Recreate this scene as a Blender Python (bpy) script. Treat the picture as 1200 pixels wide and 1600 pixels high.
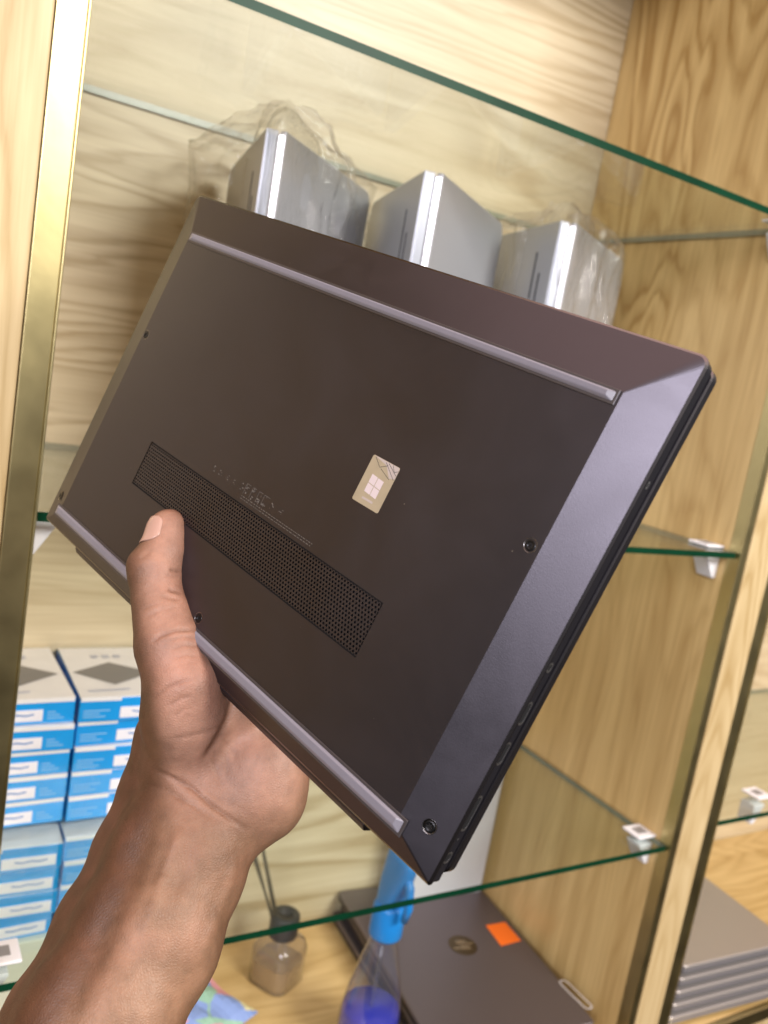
import bpy, bmesh, math, random
from mathutils import noise as mnoise
import numpy as np
from mathutils import Vector, Matrix

for o in list(bpy.data.objects):
    bpy.data.objects.remove(o)
scene = bpy.context.scene
COL = scene.collection

# ------------------------------------------------------------------ camera
EYE = 1.5                                     # eye height above the floor, metres
F_PX, CX, CY = 1345.0, 600.0, 800.0           # focal length and centre of the 1200 x 1600 photograph
R = np.array([[0.8491808, 0.0623824, 0.5244048],
              [-0.5008110, -0.2199614, 0.8371412],
              [0.1675717, -0.9735119, -0.1555452]])   # lens axes (right, down, forward) -> cabinet axes

def W(c):
    """lens space (right, down, forward) -> world"""
    p = R @ np.asarray(c, float)
    return Vector((p[0], p[1], p[2] + EYE))

cam_d = bpy.data.cameras.new('camera')
cam = bpy.data.objects.new('camera', cam_d)
COL.objects.link(cam)
m = Matrix([[R[0][0], -R[0][1], -R[0][2], 0], [R[1][0], -R[1][1], -R[1][2], 0], [R[2][0], -R[2][1], -R[2][2], 0], [0, 0, 0, 1]])
m.translation = (0, 0, EYE)
cam.matrix_world = m
cam_d.sensor_fit = 'HORIZONTAL'
cam_d.sensor_width = 36
cam_d.lens = 36 * F_PX / 1200
cam_d.clip_start = 0.02
cam_d.clip_end = 60
cam_d.dof.use_dof = True
cam_d.dof.focus_distance = 0.375
cam_d.dof.aperture_fstop = 15
scene.camera = cam

# ------------------------------------------------------------------ world and lamps
world = bpy.data.worlds.new('World')
scene.world = world
world.use_nodes = True
wn, wl = world.node_tree.nodes, world.node_tree.links
bg = wn['Background']
tc = wn.new('ShaderNodeTexCoord')
sx = wn.new('ShaderNodeSeparateXYZ')
wl.new(tc.outputs['Generated'], sx.inputs[0])
mr = wn.new('ShaderNodeMapRange')
mr.inputs['From Min'].default_value = -1
mr.inputs['From Max'].default_value = 1
wl.new(sx.outputs['Z'], mr.inputs['Value'])
rp = wn.new('ShaderNodeValToRGB')
els = rp.color_ramp.elements
els[0].position, els[0].color = 0.30, (0.035, 0.024, 0.015, 1)
els[1].position, els[1].color = 0.95, (3.0, 2.0, 1.72, 1)
e = els.new(0.50); e.color = (0.20, 0.20, 0.20, 1)
e = els.new(0.75); e.color = (0.72, 0.64, 0.54, 1)
wl.new(mr.outputs[0], rp.inputs[0])
wl.new(rp.outputs[0], bg.inputs['Color'])
bg.inputs['Strength'].default_value = 0.62

def area(name, loc, target, sx_, sy_, power, col):
    d = bpy.data.lights.new(name, 'AREA')
    d.shape = 'RECTANGLE'; d.size = sx_; d.size_y = sy_; d.energy = power; d.color = col
    o = bpy.data.objects.new(name, d); COL.objects.link(o)
    o.location = (loc[0], loc[1], loc[2] + EYE)
    v = Vector(target) + Vector((0, 0, EYE)) - o.location
    o.rotation_euler = v.to_track_quat('-Z', 'Y').to_euler()
    return o
area('ceiling_lamp', (1.12, -1.58, 1.12), (0.2, 0.6, -0.1), 1.1, 0.6, 92, (1.0, 0.96, 0.90))
area('shop_window', (-2.25, -2.0, 1.20), (0.3, 0.4, 0.0), 1.9, 1.0, 112, (0.93, 0.91, 1.0))

scene.view_settings.view_transform = 'Standard'
scene.view_settings.look = 'None'
scene.view_settings.gamma = 1
scene.view_settings.exposure = 0.0
scene.cycles.max_bounces = 10
scene.cycles.transparent_max_bounces = 24
scene.cycles.use_denoising = True

# ------------------------------------------------------------------ helpers
def on(px, py, axis, val):
    """point measured in the photograph on a plane of the cabinet, eye-relative"""
    r_ = R @ np.array([px - CX, py - CY, F_PX]); return r_ * (val / r_[axis])

def tag(o, label=None, cat=None, group=None, kind=None):
    if label: o['label'] = label
    if cat: o['category'] = cat
    if group: o['group'] = group
    if kind: o['kind'] = kind
    return o

def empty(name, loc, mat=None):
    o = bpy.data.objects.new(name, None); COL.objects.link(o)
    o.empty_display_size = 0.02
    if mat is not None: o.matrix_world = mat
    else: o.location = loc
    return o

def mesh_obj(name, verts, faces, mat, parent=None, smooth=False, loc=None, bevel=0, seg=2):
    me = bpy.data.meshes.new(name)
    me.from_pydata([tuple(v) for v in verts], [], [tuple(f) for f in faces])
    return finish(name, me, mat, parent, smooth, loc, bevel, seg)

def finish(name, me, mat, parent=None, smooth=False, loc=None, bevel=0, seg=2):
    me.validate(); me.update()
    if smooth: me.polygons.foreach_set('use_smooth', [True] * len(me.polygons))
    for mm in (mat if isinstance(mat, (list, tuple)) else [mat]): me.materials.append(mm)
    o = bpy.data.objects.new(name, me); COL.objects.link(o)
    if parent is not None: o.parent = parent
    if loc is not None: o.location = loc
    if bevel:
        b = o.modifiers.new('bevel', 'BEVEL'); b.width = bevel; b.segments = seg; b.limit_method = 'ANGLE'; b.angle_limit = 0.6
        b.harden_normals = False
    return o

class MB:
    """collects shapes that make up one part"""
    def __init__(s): s.v = []; s.f = []; s.mi = []
    def add(s, v, f, mi=0):
        k = len(s.v); s.v += [tuple(a) for a in v]; s.f += [tuple(i + k for i in q) for q in f]; s.mi += [mi] * len(f); return s
    def box(s, a, b, mi=0):
        (x0, y0, z0), (x1, y1, z1) = a, b
        return s.add([(x0, y0, z0), (x1, y0, z0), (x1, y1, z0), (x0, y1, z0), (x0, y0, z1), (x1, y0, z1), (x1, y1, z1), (x0, y1, z1)],
                     [(3, 2, 1, 0), (4, 5, 6, 7), (0, 1, 5, 4), (1, 2, 6, 5), (2, 3, 7, 6), (3, 0, 4, 7)], mi)
    def prism(s, poly, z0, z1, mi=0):
        n = len(poly)
        return s.add([(x, y, z0) for x, y in poly] + [(x, y, z1) for x, y in poly],
                     [tuple(range(n - 1, -1, -1)), tuple(range(n, 2 * n))] + [(i, (i + 1) % n, n + (i + 1) % n, n + i) for i in range(n)], mi)
    def lathe(s, prof, n=32, c=(0, 0), mi=0, close=True, sq=None):
        """prof: (radius, z); sq: superellipse power for squarish sections"""
        v = []
        for r, z in prof:
            for k in range(n):
                a = 2 * math.pi * k / n
                q = 1.0
                if sq: q = 1 / ((abs(math.cos(a)) ** sq + abs(math.sin(a)) ** sq) ** (1 / sq))
                v.append((c[0] + r * q * math.cos(a), c[1] + r * q * math.sin(a), z))
        f = []
        for j in range(len(prof) - 1):
            for k in range(n):
                f.append((j * n + k, j * n + (k + 1) % n, (j + 1) * n + (k + 1) % n, (j + 1) * n + k))
        if close:
            f.append(tuple(range(n - 1, -1, -1))); f.append(tuple(range((len(prof) - 1) * n, len(prof) * n)))
        return s.add(v, f, mi)
    def tube(s, pts, r, n=8, mi=0):
        pts = [Vector(p) for p in pts]; v = []
        rr = r if isinstance(r, (list, tuple)) else [r] * len(pts)
        for i, p in enumerate(pts):
            t = (pts[min(i + 1, len(pts) - 1)] - pts[max(i - 1, 0)]).normalized()
            a = t.orthogonal().normalized() if i == 0 else (a - t * a.dot(t)).normalized()
            b = t.cross(a)
            for k in range(n):
                th = 2 * math.pi * k / n
                v.append(p + (a * math.cos(th) + b * math.sin(th)) * rr[i])
        f = [(j * n + k, j * n + (k + 1) % n, (j + 1) * n + (k + 1) % n, (j + 1) * n + k) for j in range(len(pts) - 1) for k in range(n)]
        f += [tuple(range(n - 1, -1, -1)), tuple(range((len(pts) - 1) * n, len(pts) * n))]
        return s.add(v, f, mi)
    def build(s, name, mat, parent=None, smooth=False, loc=None, bevel=0, seg=2):
        o = mesh_obj(name, s.v, s.f, mat, parent, smooth, loc, bevel, seg)
        if any(s.mi): o.data.polygons.foreach_set('material_index', s.mi)
        return o

def rounded(x0, y0, x1, y1, r, n=6):
    out = []
    for cx, cy, a0 in ((x1 - r, y1 - r, 0), (x0 + r, y1 - r, 90), (x0 + r, y0 + r, 180), (x1 - r, y0 + r, 270)):
        for k in range(n + 1):
            a = math.radians(a0 + 90 * k / n)
            out.append((cx + r * math.cos(a), cy + r * math.sin(a)))
    return out

def rounded2(x0, y0, x1, y1, rf, rb, n=6):
    """rounded rectangle with radius rb at the high-y corners and rf at the low-y ones"""
    out = []
    for cx, cy, a0, r in ((x1 - rb, y1 - rb, 0, rb), (x0 + rb, y1 - rb, 90, rb), (x0 + rf, y0 + rf, 180, rf), (x1 - rf, y0 + rf, 270, rf)):
        for k in range(n + 1):
            a = math.radians(a0 + 90 * k / n)
            out.append((cx + r * math.cos(a), cy + r * math.sin(a)))
    return out

def copy_tree(o, parent=None):
    c = o.copy(); COL.objects.link(c)
    if parent is not None: c.parent = parent
    for ch in list(o.children): copy_tree(ch, c)
    return c

# ------------------------------------------------------------------ materials
def new_mat(name):
    m_ = bpy.data.materials.new(name); m_.use_nodes = True
    nt = m_.node_tree
    return m_, nt.nodes, nt.links, nt.nodes['Principled BSDF']

def plain(name, col, rough=0.5, metal=0.0, spec=0.5, noise=0.0, nscale=60, bump=0.0, bscale=400, coat=0.0, rvar=0.0, trans=0.0, ior=1.45, emit=None):
    m_, n, l, p = new_mat(name)
    p.inputs['Base Color'].default_value = (*col, 1)
    p.inputs['Roughness'].default_value = rough
    p.inputs['Metallic'].default_value = metal
    p.inputs['Specular IOR Level'].default_value = spec
    p.inputs['Coat Weight'].default_value = coat
    p.inputs['Transmission Weight'].default_value = trans
    p.inputs['IOR'].default_value = ior
    if noise or rvar or bump:
        t = n.new('ShaderNodeTexCoord')
    if noise or rvar:
        a = n.new('ShaderNodeTexNoise'); a.inputs['Scale'].default_value = nscale; a.inputs['Detail'].default_value = 5
        l.new(t.outputs['Object'], a.inputs['Vector'])
    if noise:
        mx = n.new('ShaderNodeMix'); mx.data_type = 'RGBA'
        mx.inputs['A'].default_value = (*[c * (1 - noise) for c in col], 1)
        mx.inputs['B'].default_value = (*[min(1, c * (1 + noise)) for c in col], 1)
        l.new(a.outputs['Fac'], mx.inputs['Factor']); l.new(mx.outputs['Result'], p.inputs['Base Color'])
    if rvar:
        r_ = n.new('ShaderNodeMapRange'); r_.inputs['To Min'].default_value = rough - rvar; r_.inputs['To Max'].default_value = rough + rvar
        l.new(a.outputs['Fac'], r_.inputs['Value']); l.new(r_.outputs[0], p.inputs['Roughness'])
    if bump:
        b_ = n.new('ShaderNodeTexNoise'); b_.inputs['Scale'].default_value = bscale; b_.inputs['Detail'].default_value = 3
        l.new(t.outputs['Object'], b_.inputs['Vector'])
        bp = n.new('ShaderNodeBump'); bp.inputs['Strength'].default_value = bump; bp.inputs['Distance'].default_value = 0.0005
        l.new(b_.outputs['Fac'], bp.inputs['Height']); l.new(bp.outputs[0], p.inputs['Normal'])
    return m_

def wood(name, along, light, dark, seed=0.0, figure=1.0, rough=0.38, freq=9.0, stretch=0.16):
    """pale ash laminate: cathedral figure from contour lines of a stretched noise, plus fine pores along the grain"""
    m_, n, l, p = new_mat(name)
    t = n.new('ShaderNodeTexCoord')
    mp = n.new('ShaderNodeMapping')
    sc = [1.0, 1.0, 1.0]; sc[along] = stretch
    mp.inputs['Scale'].default_value = sc
    mp.inputs['Location'].default_value = (seed, seed * 1.7, seed * 0.6)
    l.new(t.outputs['Object'], mp.inputs['Vector'])
    # small raggedness added to the coordinates so that the bands have torn edges
    wv = n.new('ShaderNodeTexNoise'); wv.inputs['Scale'].default_value = 48; wv.inputs['Detail'].default_value = 4
    l.new(mp.outputs[0], wv.inputs['Vector'])
    wa = n.new('ShaderNodeVectorMath'); wa.operation = 'SCALE'; wa.inputs['Scale'].default_value = 0.011
    l.new(wv.outputs['Color'], wa.inputs[0])
    wb_ = n.new('ShaderNodeVectorMath'); wb_.operation = 'ADD'
    l.new(mp.outputs[0], wb_.inputs[0]); l.new(wa.outputs[0], wb_.inputs[1])
    a = n.new('ShaderNodeTexNoise'); a.inputs['Scale'].default_value = 6.0; a.inputs['Detail'].default_value = 2.6; a.inputs['Roughness'].default_value = 0.45
    a.inputs['Distortion'].default_value = 0.35
    l.new(wb_.outputs[0], a.inputs['Vector'])
    k = n.new('ShaderNodeMath'); k.operation = 'MULTIPLY'; k.inputs[1].default_value = freq * 2.6
    l.new(a.outputs['Fac'], k.inputs[0])
    fr = n.new('ShaderNodeMath'); fr.operation = 'FRACT'
    l.new(k.outputs[0], fr.inputs[0])
    rp_ = n.new('ShaderNodeValToRGB')
    q = rp_.color_ramp; q.interpolation = 'LINEAR'
    q.elements[0].position = 0.0; q.elements[0].color = (0.95, 0.95, 0.95, 1)
    q.elements[1].position = 1.0; q.elements[1].color = (0.95, 0.95, 0.95, 1)
    q.elements.new(0.10).color = (0.55, 0.55, 0.55, 1); q.elements.new(0.45).color = (0.0, 0.0, 0.0, 1); q.elements.new(0.72).color = (0.06, 0.06, 0.06, 1); q.elements.new(0.88).color = (0.75, 0.75, 0.75, 1)
    l.new(fr.outputs[0], rp_.inputs[0])
    # where the figure is strong and where the grain runs quiet
    b = n.new('ShaderNodeTexNoise'); b.inputs['Scale'].default_value = 2.6; b.inputs['Detail'].default_value = 1
    mp2 = n.new('ShaderNodeMapping'); mp2.inputs['Location'].default_value = (seed + 3, seed, 7 - seed)
    sc2 = [1.0, 1.0, 1.0]; sc2[along] = 0.5; mp2.inputs['Scale'].default_value = sc2
    l.new(t.outputs['Object'], mp2.inputs['Vector']); l.new(mp2.outputs[0], b.inputs['Vector'])
    br = n.new('ShaderNodeMapRange'); br.inputs['From Min'].default_value = 0.38; br.inputs['From Max'].default_value = 0.66
    br.inputs['To Min'].default_value = 0.22; br.inputs['To Max'].default_value = 1.0
    l.new(b.outputs['Fac'], br.inputs['Value'])
    f1 = n.new('ShaderNodeMath'); f1.operation = 'MULTIPLY'
    l.new(rp_.outputs[0], f1.inputs[0]); l.new(br.outputs[0], f1.inputs[1])
    # fine pores
    mp3 = n.new('ShaderNodeMapping'); sc3 = [1.0, 1.0, 1.0]; sc3[along] = 0.025
    mp3.inputs['Scale'].default_value = sc3
    l.new(t.outputs['Object'], mp3.inputs['Vector'])
    c = n.new('ShaderNodeTexNoise'); c.inputs['Scale'].default_value = 340; c.inputs['Detail'].default_value = 4; c.inputs['Roughness'].default_value = 0.6
    l.new(mp3.outputs[0], c.inputs['Vector'])
    d = n.new('ShaderNodeTexNoise'); d.inputs['Scale'].default_value = 42; d.inputs['Detail'].default_value = 3
    l.new(mp3.outputs[0], d.inputs['Vector'])
    f2 = n.new('ShaderNodeMath'); f2.operation = 'MULTIPLY_ADD'; f2.inputs[1].default_value = 0.60; 
    l.new(c.outputs['Fac'], f2.inputs[0]); l.new(d.outputs['Fac'], f2.inputs[2])
    f3 = n.new('ShaderNodeMapRange'); f3.inputs['From Min'].default_value = 0.42; f3.inputs['From Max'].default_value = 1.0; f3.inputs['To Max'].default_value = 0.62; 
    l.new(f2.outputs[0], f3.inputs['Value'])
    s_ = n.new('ShaderNodeMath'); s_.operation = 'MULTIPLY_ADD'; s_.inputs[1].default_value = 0.70 * figure
    l.new(f1.outputs[0], s_.inputs[0]); l.new(f3.outputs[0], s_.inputs[2])
    mx = n.new('ShaderNodeMix'); mx.data_type = 'RGBA'; mx.clamp_factor = True
    mx.inputs['A'].default_value = (*light, 1); mx.inputs['B'].default_value = (*dark, 1)
    l.new(s_.outputs[0], mx.inputs['Factor']); l.new(mx.outputs['Result'], p.inputs['Base Color'])
    p.inputs['Roughness'].default_value = rough
    bp = n.new('ShaderNodeBump'); bp.inputs['Strength'].default_value = 0.12; bp.inputs['Distance'].default_value = 0.0004
    l.new(c.outputs['Fac'], bp.inputs['Height']); l.new(bp.outputs[0], p.inputs['Normal'])
    return m_

LIGHT, DARK = (0.66, 0.50, 0.27), (0.40, 0.26, 0.115)
M = {}
M['wood_back'] = wood('wood_back', 0, (0.74, 0.64, 0.45), (0.44, 0.335, 0.19), 0.3, stretch=0.13)
M['wood_side'] = wood('wood_side', 2, (0.79, 0.585, 0.265), (0.40, 0.24, 0.075), 1.9, 0.85, freq=8, stretch=0.21)
M['wood_post'] = wood('wood_post', 2, (0.68, 0.54, 0.31), (0.40, 0.27, 0.11), 4.1, 1.0, freq=12)
M['wood_floor'] = wood('wood_floor', 0, (0.72, 0.54, 0.26), (0.40, 0.255, 0.085), 2.7)

def schlick(n, l, bump, amount, f0=0.04):
    """reflectance of a clear surface, the same from either face"""
    g = n.new('ShaderNodeNewGeometry')
    d = n.new('ShaderNodeVectorMath'); d.operation = 'DOT_PRODUCT'
    l.new(g.outputs['Incoming'], d.inputs[0]); l.new((bump.outputs[0] if bump else g.outputs['Normal']), d.inputs[1])
    a = n.new('ShaderNodeMath'); a.operation = 'ABSOLUTE'; l.new(d.outputs['Value'], a.inputs[0])
    b = n.new('ShaderNodeMath'); b.operation = 'SUBTRACT'; b.inputs[0].default_value = 1.0; b.use_clamp = True; l.new(a.outputs[0], b.inputs[1])
    c = n.new('ShaderNodeMath'); c.operation = 'POWER'; c.inputs[1].default_value = 5; l.new(b.outputs[0], c.inputs[0])
    e_ = n.new('ShaderNodeMath'); e_.operation = 'MULTIPLY_ADD'; e_.inputs[1].default_value = (1 - f0) * amount; e_.inputs[2].default_value = f0 * amount; e_.use_clamp = True
    l.new(c.outputs[0], e_.inputs[0])
    return e_

def thin_glass(name, tint, refl=1.0, rough=0.0, haze=0.0):
    m_, n, l, p = new_mat(name); n.remove(p)
    out = n['Material Output']
    tr = n.new('ShaderNodeBsdfTransparent'); tr.inputs['Color'].default_value = (*tint, 1)
    gl = n.new('ShaderNodeBsdfGlossy'); gl.inputs['Roughness'].default_value = rough
    mu = schlick(n, l, None, refl)
    mx = n.new('ShaderNodeMixShader')
    clear = tr
    if haze:
        dfu = n.new('ShaderNodeBsdfDiffuse'); dfu.inputs['Color'].default_value = (0.8, 0.8, 0.82, 1)
        clear = n.new('ShaderNodeMixShader'); clear.inputs[0].default_value = haze
        l.new(tr.outputs[0], clear.inputs[1]); l.new(dfu.outputs[0], clear.inputs[2])
    l.new(mu.outputs[0], mx.inputs[0]); l.new(clear.outputs[0], mx.inputs[1]); l.new(gl.outputs[0], mx.inputs[2])
    l.new(mx.outputs[0], out.inputs['Surface'])
    return m_
M['glass'] = thin_glass('shelf_glass', (0.955, 0.985, 0.97), 0.8)
M['glass_edge'] = plain('glass_edge', (0.003, 0.036, 0.016), 0.35, 0, 0.12, 0.5, 25)
M['glass_cut'] = plain('glass_cut_edge', (0.17, 0.20, 0.15), 0.2, 0, 0.6, 0.5, 12)

def plastic_wrap():
    m_, n, l, p = new_mat('clear_film'); n.remove(p)
    out = n['Material Output']
    t = n.new('ShaderNodeTexCoord')
    nz = n.new('ShaderNodeTexNoise'); nz.inputs['Scale'].default_value = 38; nz.inputs['Detail'].default_value = 7; nz.inputs['Distortion'].default_value = 2.2
    l.new(t.outputs['Object'], nz.inputs['Vector'])
    bp = n.new('ShaderNodeBump'); bp.inputs['Strength'].default_value = 0.45; bp.inputs['Distance'].default_value = 0.010
    l.new(nz.outputs['Fac'], bp.inputs['Height'])
    tr = n.new('ShaderNodeBsdfTransparent'); tr.inputs['Color'].default_value = (0.985, 0.98, 0.975, 1)
    gl = n.new('ShaderNodeBsdfGlossy'); gl.inputs['Roughness'].default_value = 0.06
    df = n.new('ShaderNodeBsdfDiffuse'); df.inputs['Color'].default_value = (0.85, 0.83, 0.8, 1)
    l.new(bp.outputs[0], gl.inputs['Normal'])
    mu = schlick(n, l, bp, 1.0)
    m1 = n.new('ShaderNodeMixShader'); m1.inputs[0].default_value = 0.035
    l.new(tr.outputs[0], m1.inputs[1]); l.new(df.outputs[0], m1.inputs[2])
    mx = n.new('ShaderNodeMixShader')
    l.new(mu.outputs[0], mx.inputs[0]); l.new(m1.outputs[0], mx.inputs[1]); l.new(gl.outputs[0], mx.inputs[2])
    l.new(mx.outputs[0], out.inputs['Surface'])
    return m_
M['film'] = plastic_wrap()

M['gold'] = plain('gold_trim', (0.62, 0.52, 0.26), 0.36, 1.0, 0.5, 0.10, 30, 0.1, 120, rvar=0.08)
M['bracket'] = plain('white_plastic', (0.78, 0.78, 0.82), 0.4)
M['bracket_dark'] = plain('bracket_slot', (0.25, 0.24, 0.24), 0.5)
def shell_mat():
    """bead-blasted dark metal with handling smears and specks of dust"""
    m_, n, l, p = new_mat('anodised_dark_shell')
    t = n.new('ShaderNodeTexCoord')
    p.inputs['Metallic'].default_value = 0.93
    sm = n.new('ShaderNodeTexNoise'); sm.inputs['Scale'].default_value = 17; sm.inputs['Detail'].default_value = 6; sm.inputs['Roughness'].default_value = 0.62; sm.inputs['Distortion'].default_value = 0.8
    l.new(t.outputs['Object'], sm.inputs['Vector'])
    rr_ = n.new('ShaderNodeMapRange'); rr_.inputs['From Min'].default_value = 0.3; rr_.inputs['From Max'].default_value = 0.7; rr_.inputs['To Min'].default_value = 0.31; rr_.inputs['To Max'].default_value = 0.41
    l.new(sm.outputs['Fac'], rr_.inputs['Value']); l.new(rr_.outputs[0], p.inputs['Roughness'])
    gr = n.new('ShaderNodeTexNoise'); gr.inputs['Scale'].default_value = 2600; gr.inputs['Detail'].default_value = 2
    l.new(t.outputs['Object'], gr.inputs['Vector'])
    bp = n.new('ShaderNodeBump'); bp.inputs['Strength'].default_value = 0.12; bp.inputs['Distance'].default_value = 0.0003
    l.new(gr.outputs['Fac'], bp.inputs['Height']); l.new(bp.outputs[0], p.inputs['Normal'])
    c1 = n.new('ShaderNodeMix'); c1.data_type = 'RGBA'
    c1.inputs['A'].default_value = (0.080, 0.074, 0.086, 1); c1.inputs['B'].default_value = (0.102, 0.094, 0.110, 1)
    l.new(sm.outputs['Fac'], c1.inputs['Factor'])
    vo = n.new('ShaderNodeTexVoronoi'); vo.inputs['Scale'].default_value = 210
    l.new(t.outputs['Object'], vo.inputs['Vector'])
    th = n.new('ShaderNodeMapRange'); th.inputs['From Min'].default_value = 0.075; th.inputs['From Max'].default_value = 0.045
    l.new(vo.outputs['Distance'], th.inputs['Value'])
    sc_ = n.new('ShaderNodeSeparateColor'); l.new(vo.outputs['Color'], sc_.inputs[0])
    g2 = n.new('ShaderNodeMath'); g2.operation = 'GREATER_THAN'; g2.inputs[1].default_value = 0.965; l.new(sc_.outputs[0], g2.inputs[0])
    ml = n.new('ShaderNodeMath'); ml.operation = 'MULTIPLY'; l.new(th.outputs[0], ml.inputs[0]); l.new(g2.outputs[0], ml.inputs[1])
    c2 = n.new('ShaderNodeMix'); c2.data_type = 'RGBA'; c2.inputs['B'].default_value = (0.34, 0.32, 0.30, 1)
    l.new(ml.outputs[0], c2.inputs['Factor']); l.new(c1.outputs['Result'], c2.inputs['A']); l.new(c2.outputs['Result'], p.inputs['Base Color'])
    return m_
M['shell'] = shell_mat()
M['shell_edge'] = plain('polished_chamfer', (0.20, 0.185, 0.195), 0.25, 1.0)
M['side_black'] = plain('dark_side_wall', (0.045, 0.043, 0.053), 0.33, 0.7, 0.5)
M['rubber'] = plain('grey_rubber_foot', (0.215, 0.21, 0.25), 0.30, 0.0, 0.7, 0.06, 300)
M['rubber_rim'] = plain('foot_channel', (0.12, 0.11, 0.115), 0.4, 0.7)
M['hole_black'] = plain('dark_recess', (0.006, 0.006, 0.007), 0.7)
M['screw'] = plain('black_screw', (0.035, 0.035, 0.037), 0.28, 0.9)
M['screw_rim'] = plain('screw_rim', (0.22, 0.21, 0.21), 0.22, 1.0)
M['port_metal'] = plain('port_metal', (0.80, 0.79, 0.80), 0.35, 1.0)
M['print'] = plain('grey_print', (0.15, 0.14, 0.13), 0.6, 0.3)
M['sticker'] = plain('sticker_film', (0.50, 0.44, 0.31), 0.42, 0.35, 0.5, 0.14, 160)
M['sticker_pale'] = plain('sticker_pale', (0.56, 0.50, 0.47), 0.4, 0.2, 0.5, 0.12, 300)
M['sticker_logo'] = plain('sticker_logo', (0.72, 0.64, 0.65), 0.4, 0.1)
M['ink'] = plain('ink', (0.05, 0.05, 0.05), 0.6)

# ------------------------------------------------------------------ the cabinet
X0, X1, YF, YB = 0.103, 0.850, 0.600, 0.954         # inside of the middle bay
ZT, ZM, ZL, ZB = 0.2300, -0.1290, -0.4900, -0.785   # shelf tops and bay floor, relative to the eye
TOP, BOT = 0.60, -1.5  # top lowered, out of view, to shade the upper bay
cab = empty('display_cabinet', (0, 0, 0))
tag(cab, 'pale wooden display cabinet with gold trimmed posts standing behind the held laptop', 'cabinet')
def cbox(name, a, b, mat, bevel=0.0, parent=cab, seg=1):
    """box given in eye-relative coordinates, with its own origin at its low corner"""
    a2 = (0, 0, 0); b2 = (b[0] - a[0], b[1] - a[1], b[2] - a[2])
    return MB().box(a2, b2).build(name, mat, parent, False, (a[0], a[1], a[2] + EYE), bevel, seg)
bays = ((-0.72, 0.028), (X0, X1), (0.926, 1.66))
cbox('back_panel', (-0.80, YB, BOT), (1.74, YB + 0.018, TOP), M['wood_back'])
for i, (xa, xb) in enumerate(((-0.80, -0.72), (0.028, 0.103), (0.850, 0.926), (1.66, 1.74))):
    cbox('side_panel', (xa, YF + 0.004, BOT), (xb, YB - 0.001, TOP), M['wood_side'])
    cbox('post_face', (xa + 0.0120, YF - 0.004, BOT), (xb - 0.0190, YF + 0.0035, TOP), M['wood_post'], 0.0015, seg=2)
    for s in (0, 1):
        t0, t1 = (xa, xa + 0.0112) if s == 0 else (xb - 0.0182, xb)
        # gold L profile: a front leg and a short leg turned back along the bay side
        g = MB().box((0, 0, 0), (t1 - t0, 0.006, TOP - BOT))
        if s == 0: g.box((-0.0018, -0.001, 0), (-0.0001, 0.016, TOP - BOT))
        else: g.box((t1 - t0 + 0.0001, -0.001, 0), (t1 - t0 + 0.0018, 0.016, TOP - BOT))
        g.build('gold_trim', M['gold'], cab, False, (t0, YF - 0.003, BOT + EYE), 0.0008, 2)
for xa, xb in bays:
    cbox('bay_floor', (xa + 0.003, YF + 0.006, ZB - 0.018), (xb - 0.003, YB - 0.002, ZB), M['wood_floor'])
    cbox('floor_trim', (xa + 0.004, YF - 0.004, ZB - 0.020), (xb - 0.004, YF + 0.0055, ZB + 0.001), M['gold'], 0.001, seg=2)
    cbox('drawer_front', (xa + 0.004, YF - 0.002, BOT + 0.08), (xb - 0.004, YF + 0.016, ZB - 0.024), M['wood_post'])
cbox('unseen_cabinet_top', (-0.80, YF + 0.004, TOP + 0.001), (1.74, YB + 0.018, TOP + 0.02), M['wood_floor'])  # unseen board, set low to block light from above

def bracket(x, y, z, side, jaw=True):
    """white clamp that grips the edge of a glass shelf, wide jaw above and wedge below; side = -1 when fixed to the panel on the right"""
    b = MB()
    d = 0.030 * side
    xs = sorted((x, x + d))
    if jaw: b.box((xs[0], y - 0.014, z + 0.0006), (xs[1], y + 0.014, z + 0.0034))
    v = [(x, y - 0.011, z - 0.0088), (x + d * 0.72, y - 0.011, z - 0.0088), (x + d * 0.72, y - 0.011, z - 0.012), (x, y - 0.011, z - 0.036), (x + d * 0.22, y - 0.011, z - 0.036)]
    v2 = [(a, y + 0.011, c) for a, _, c in v]
    b.add(v + v2, [(0, 1, 2, 4, 3), (8, 9, 7, 6, 5), (0, 5, 6, 1), (1, 6, 7, 2), (2, 7, 9, 4), (4, 9, 8, 3), (3, 8, 5, 0)])
    o = b.build('shelf_bracket', M['bracket'], cab, False, (0, 0, EYE), 0.0012, 2)
    if not jaw: return
    s_ = MB().box((min(x + d * .25, x + d * .75), y - 0.006, z + 0.0035), (max(x + d * .25, x + d * .75), y + 0.006, z + 0.0040))
    s_.build('slot', M['bracket_dark'], o)
for z in (ZT, ZM, ZL):
    bracket(X1 - 0.0002, YF + 0.034, z, -1)
    if z != ZT: bracket(X0 + 0.0002, YF + 0.034, z, 1, z != ZM)
bracket(0.9262, YF + 0.040, -0.470, 1)
bracket(1.0500, YF + 0.040, -0.470, 1)

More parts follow.
